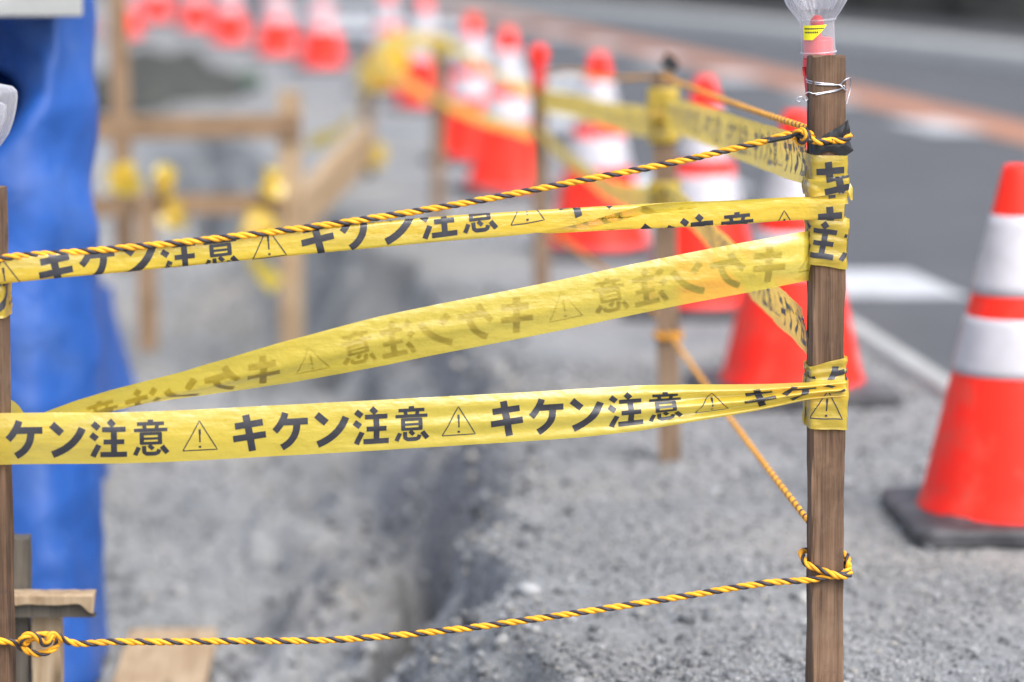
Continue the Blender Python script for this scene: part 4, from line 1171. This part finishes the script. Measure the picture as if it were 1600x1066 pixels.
broken_board()
s2 = beam('timber_stake', at(75, 1300, Yb + 0.05), at(75, 960, Yb + 0.05), 0.043, 0.030, M_WOOD_PALE, seed=63, nlen=16)
tag(s2, 'pale new timber stake under the broken board at lower left', 'stake')
# plank on the floor of the dig
pa = ground(272, 990, -0.24); pb = ground(258, 1180, -0.24)
za = -0.24
for _ in range(12):
    pa = ground(272, 990, za); za = 0.5 * za + 0.5 * (max(float(ground_z(pa[0] + dx, pa[1] + dy)) for dx in (-0.08, 0, 0.08) for dy in (0, -0.1)) + 0.014)
pb = np.array([pa[0] + 0.02, pa[1] - 0.62, 0])
zb_ = max(float(ground_z(pb[0] + dx, pb[1])) for dx in (-0.07, 0, 0.07)) + 0.016
pl = beam('loose_plank', np.array([pb[0], pb[1], zb_]), np.array([pa[0], pa[1], za]), 0.185, 0.022, M_WOOD_PALE, seed=65, nlen=20)
tag(pl, 'pale loose plank lying on the gravel at the lower left', 'plank')

# batter-board frame in the middle distance
fr = tag(empty('batter_board', ground(455, 527, -0.25)), 'blurred tan timber frame of uprights and cross boards in the dig', 'timber frame')
fo = np.array(fr.location); Yf = fo[1]
def fbeam(name, a, b, w, t, mat, seed, rz=0.0):
    o = beam(name, np.array(a), np.array(b), w, t, mat, seed=seed, nlen=14, rz=rz)
    mw = o.matrix_world.copy(); o.parent = fr; o.matrix_world = Matrix.Translation(-Vector(fo)) @ mw
    o.matrix_parent_inverse = Matrix.Identity(4)
    return o
fbeam('upright', at(456, 560, Yf), at(452, 142, Yf), 0.075, 0.06, M_WOOD_PALE, 91)
fbeam('upright', at(232, 548, Yf - 0.15), at(228, 300, Yf - 0.15), 0.06, 0.05, M_WOOD_TAN, 92)
fbeam('upright', at(196, 420, Yf + 0.2), at(183, -40, Yf + 0.2), 0.06, 0.05, M_WOOD_TAN, 93)
fbeam('cross_board', at(112, 201, Yf - 0.04), at(470, 196, Yf - 0.04), 0.030, 0.078, M_WOOD_TAN, 94)
fbeam('cross_board', at(128, 323, Yf - 0.10), at(448, 317, Yf - 0.04), 0.030, 0.068, M_WOOD_TAN, 95)
fbeam('diagonal_brace', at(452, 350, Yf + 0.05), at(572, 222, Yf + 1.6), 0.05, 0.15, M_WOOD_PALE, 96)

# yellow tape scraps tied to the frame
def scrap(label, px, py, Y, size, seed, n=6, width=0.07):
    r = random.Random(seed)
    c = at(px, py, Y)
    pts = []
    for k in range(n):
        a = k * 2.2 + r.random()
        pts.append(c + size * np.array([math.cos(a) * (0.5 + 0.5 * r.random()), 0.5 * (r.random() - 0.5), math.sin(a) * (0.5 + 0.5 * r.random())]))
    rb = Ribbon(pts, width=width, flutter=0.006, seed=seed)
    rb.roll = lambda s: 1.2 * np.sin(s * 9 + seed)
    make_tape(label, rb, ds=0.01, nt=7, tri_s=None, name='tape_scrap', group='tape scraps on the timber frame', mat=M_TAPE)
scrap('yellow tape scrap knotted by the blue tarp on the timber frame', 195, 278, Yf - 0.12, 0.055, 5)
scrap('yellow tape scrap on the lower cross board above the short upright', 258, 285, Yf - 0.12, 0.04, 6)
scrap('yellow tape scrap dangling below the lower cross board', 268, 338, Yf - 0.12, 0.035, 8)
scrap('yellow tape scrap tied on the tall pale upright of the frame', 424, 288, Yf - 0.10, 0.04, 9)
scrap('large yellow tape bow hanging left of the tall pale upright', 405, 362, Yf - 0.12, 0.065, 12)
rb = Ribbon([at(428, 345, Yf - 0.1), at(398, 362, Yf - 0.12), at(390, 395, Yf - 0.14), at(412, 425, Yf - 0.13), at(432, 448, Yf - 0.1)], width=0.06, flutter=0.006, seed=77)
rb.roll = lambda s: 0.6 + 0.5 * np.sin(s * 14)
make_tape('yellow tape end hanging lowest on the timber frame', rb, ds=0.01, nt=7, name='tape_scrap', group='tape scraps on the timber frame')

scrap('yellow tape tangle bunched at the top of the last far stake', 592, 118, y5 - 0.1, 0.09, 15, n=8)
scrap('second yellow tape tangle hanging just right of the last far stake', 622, 96, y5 - 0.2, 0.07, 16, n=7)
scrap('yellow tape scrap tied low on the last far stake', 590, 242, y5 - 0.1, 0.05, 18)
# far things at the upper left: rubble heap and green pipe
def heap(name, label, c, rx, ry, hgt, seed, mat):
    n, m = 26, 40
    q = np.linspace(0, 1, n); a = np.linspace(0, 2 * math.pi, m, endpoint=False)
    Q, A = np.meshgrid(q, a, indexing='ij')
    rr = Q * (1 + 0.22 * fbm(np.cos(A) * 2 + 5, np.sin(A) * 2 + 5, seed, 3))
    X = rx * rr * np.cos(A); Y = ry * rr * np.sin(A)
    Z = hgt * np.maximum(0, 1 - Q ** 1.6) * (1 + 0.5 * fbm(X * 4, Y * 4, seed + 3, 4)) + 0.05 * fbm(X * 11, Y * 11, seed + 8, 3) * (1 - Q) - 0.03
    o = mesh_obj(name, np.stack([X, Y, Z], -1).reshape(-1, 3), grid_faces(n, m, True), mat, smooth=False)
    o.location = c
    tag(o, label, 'rubble')
    return o
g1 = ground(250, 150)
heap('rubble_heap', 'dark rubble heap behind the timber frame near the blue tarp', (g1[0], g1[1], 0), 0.62, 1.0, 0.36, 5, M_RUBBLE)
ga, gb = ground(296, 146), ground(396, 140)
Vv, F, _ = tube_mesh(np.linspace(ga + [0, 0, 0.06], gb + [0, 0, 0.06], 12), 0.062, 20)
mid = (ga + gb) / 2
po = tag(empty('green_pipe', mid), 'dark green pipe lying on the ground beyond the timber frame', 'pipe')
mesh_obj('pipe_wall', np.array(Vv) - mid, F, M_GREEN, po)
for e in (ga, gb):
    dd = (gb - ga) / np.linalg.norm(gb - ga)
    Vv, F, _ = tube_mesh(np.array([e - dd * 0.015, e + dd * 0.015]) + [0, 0, 0.06], 0.071, 20)
    mesh_obj('pipe_collar', np.array(Vv) - mid, F, M_GREEN, po)
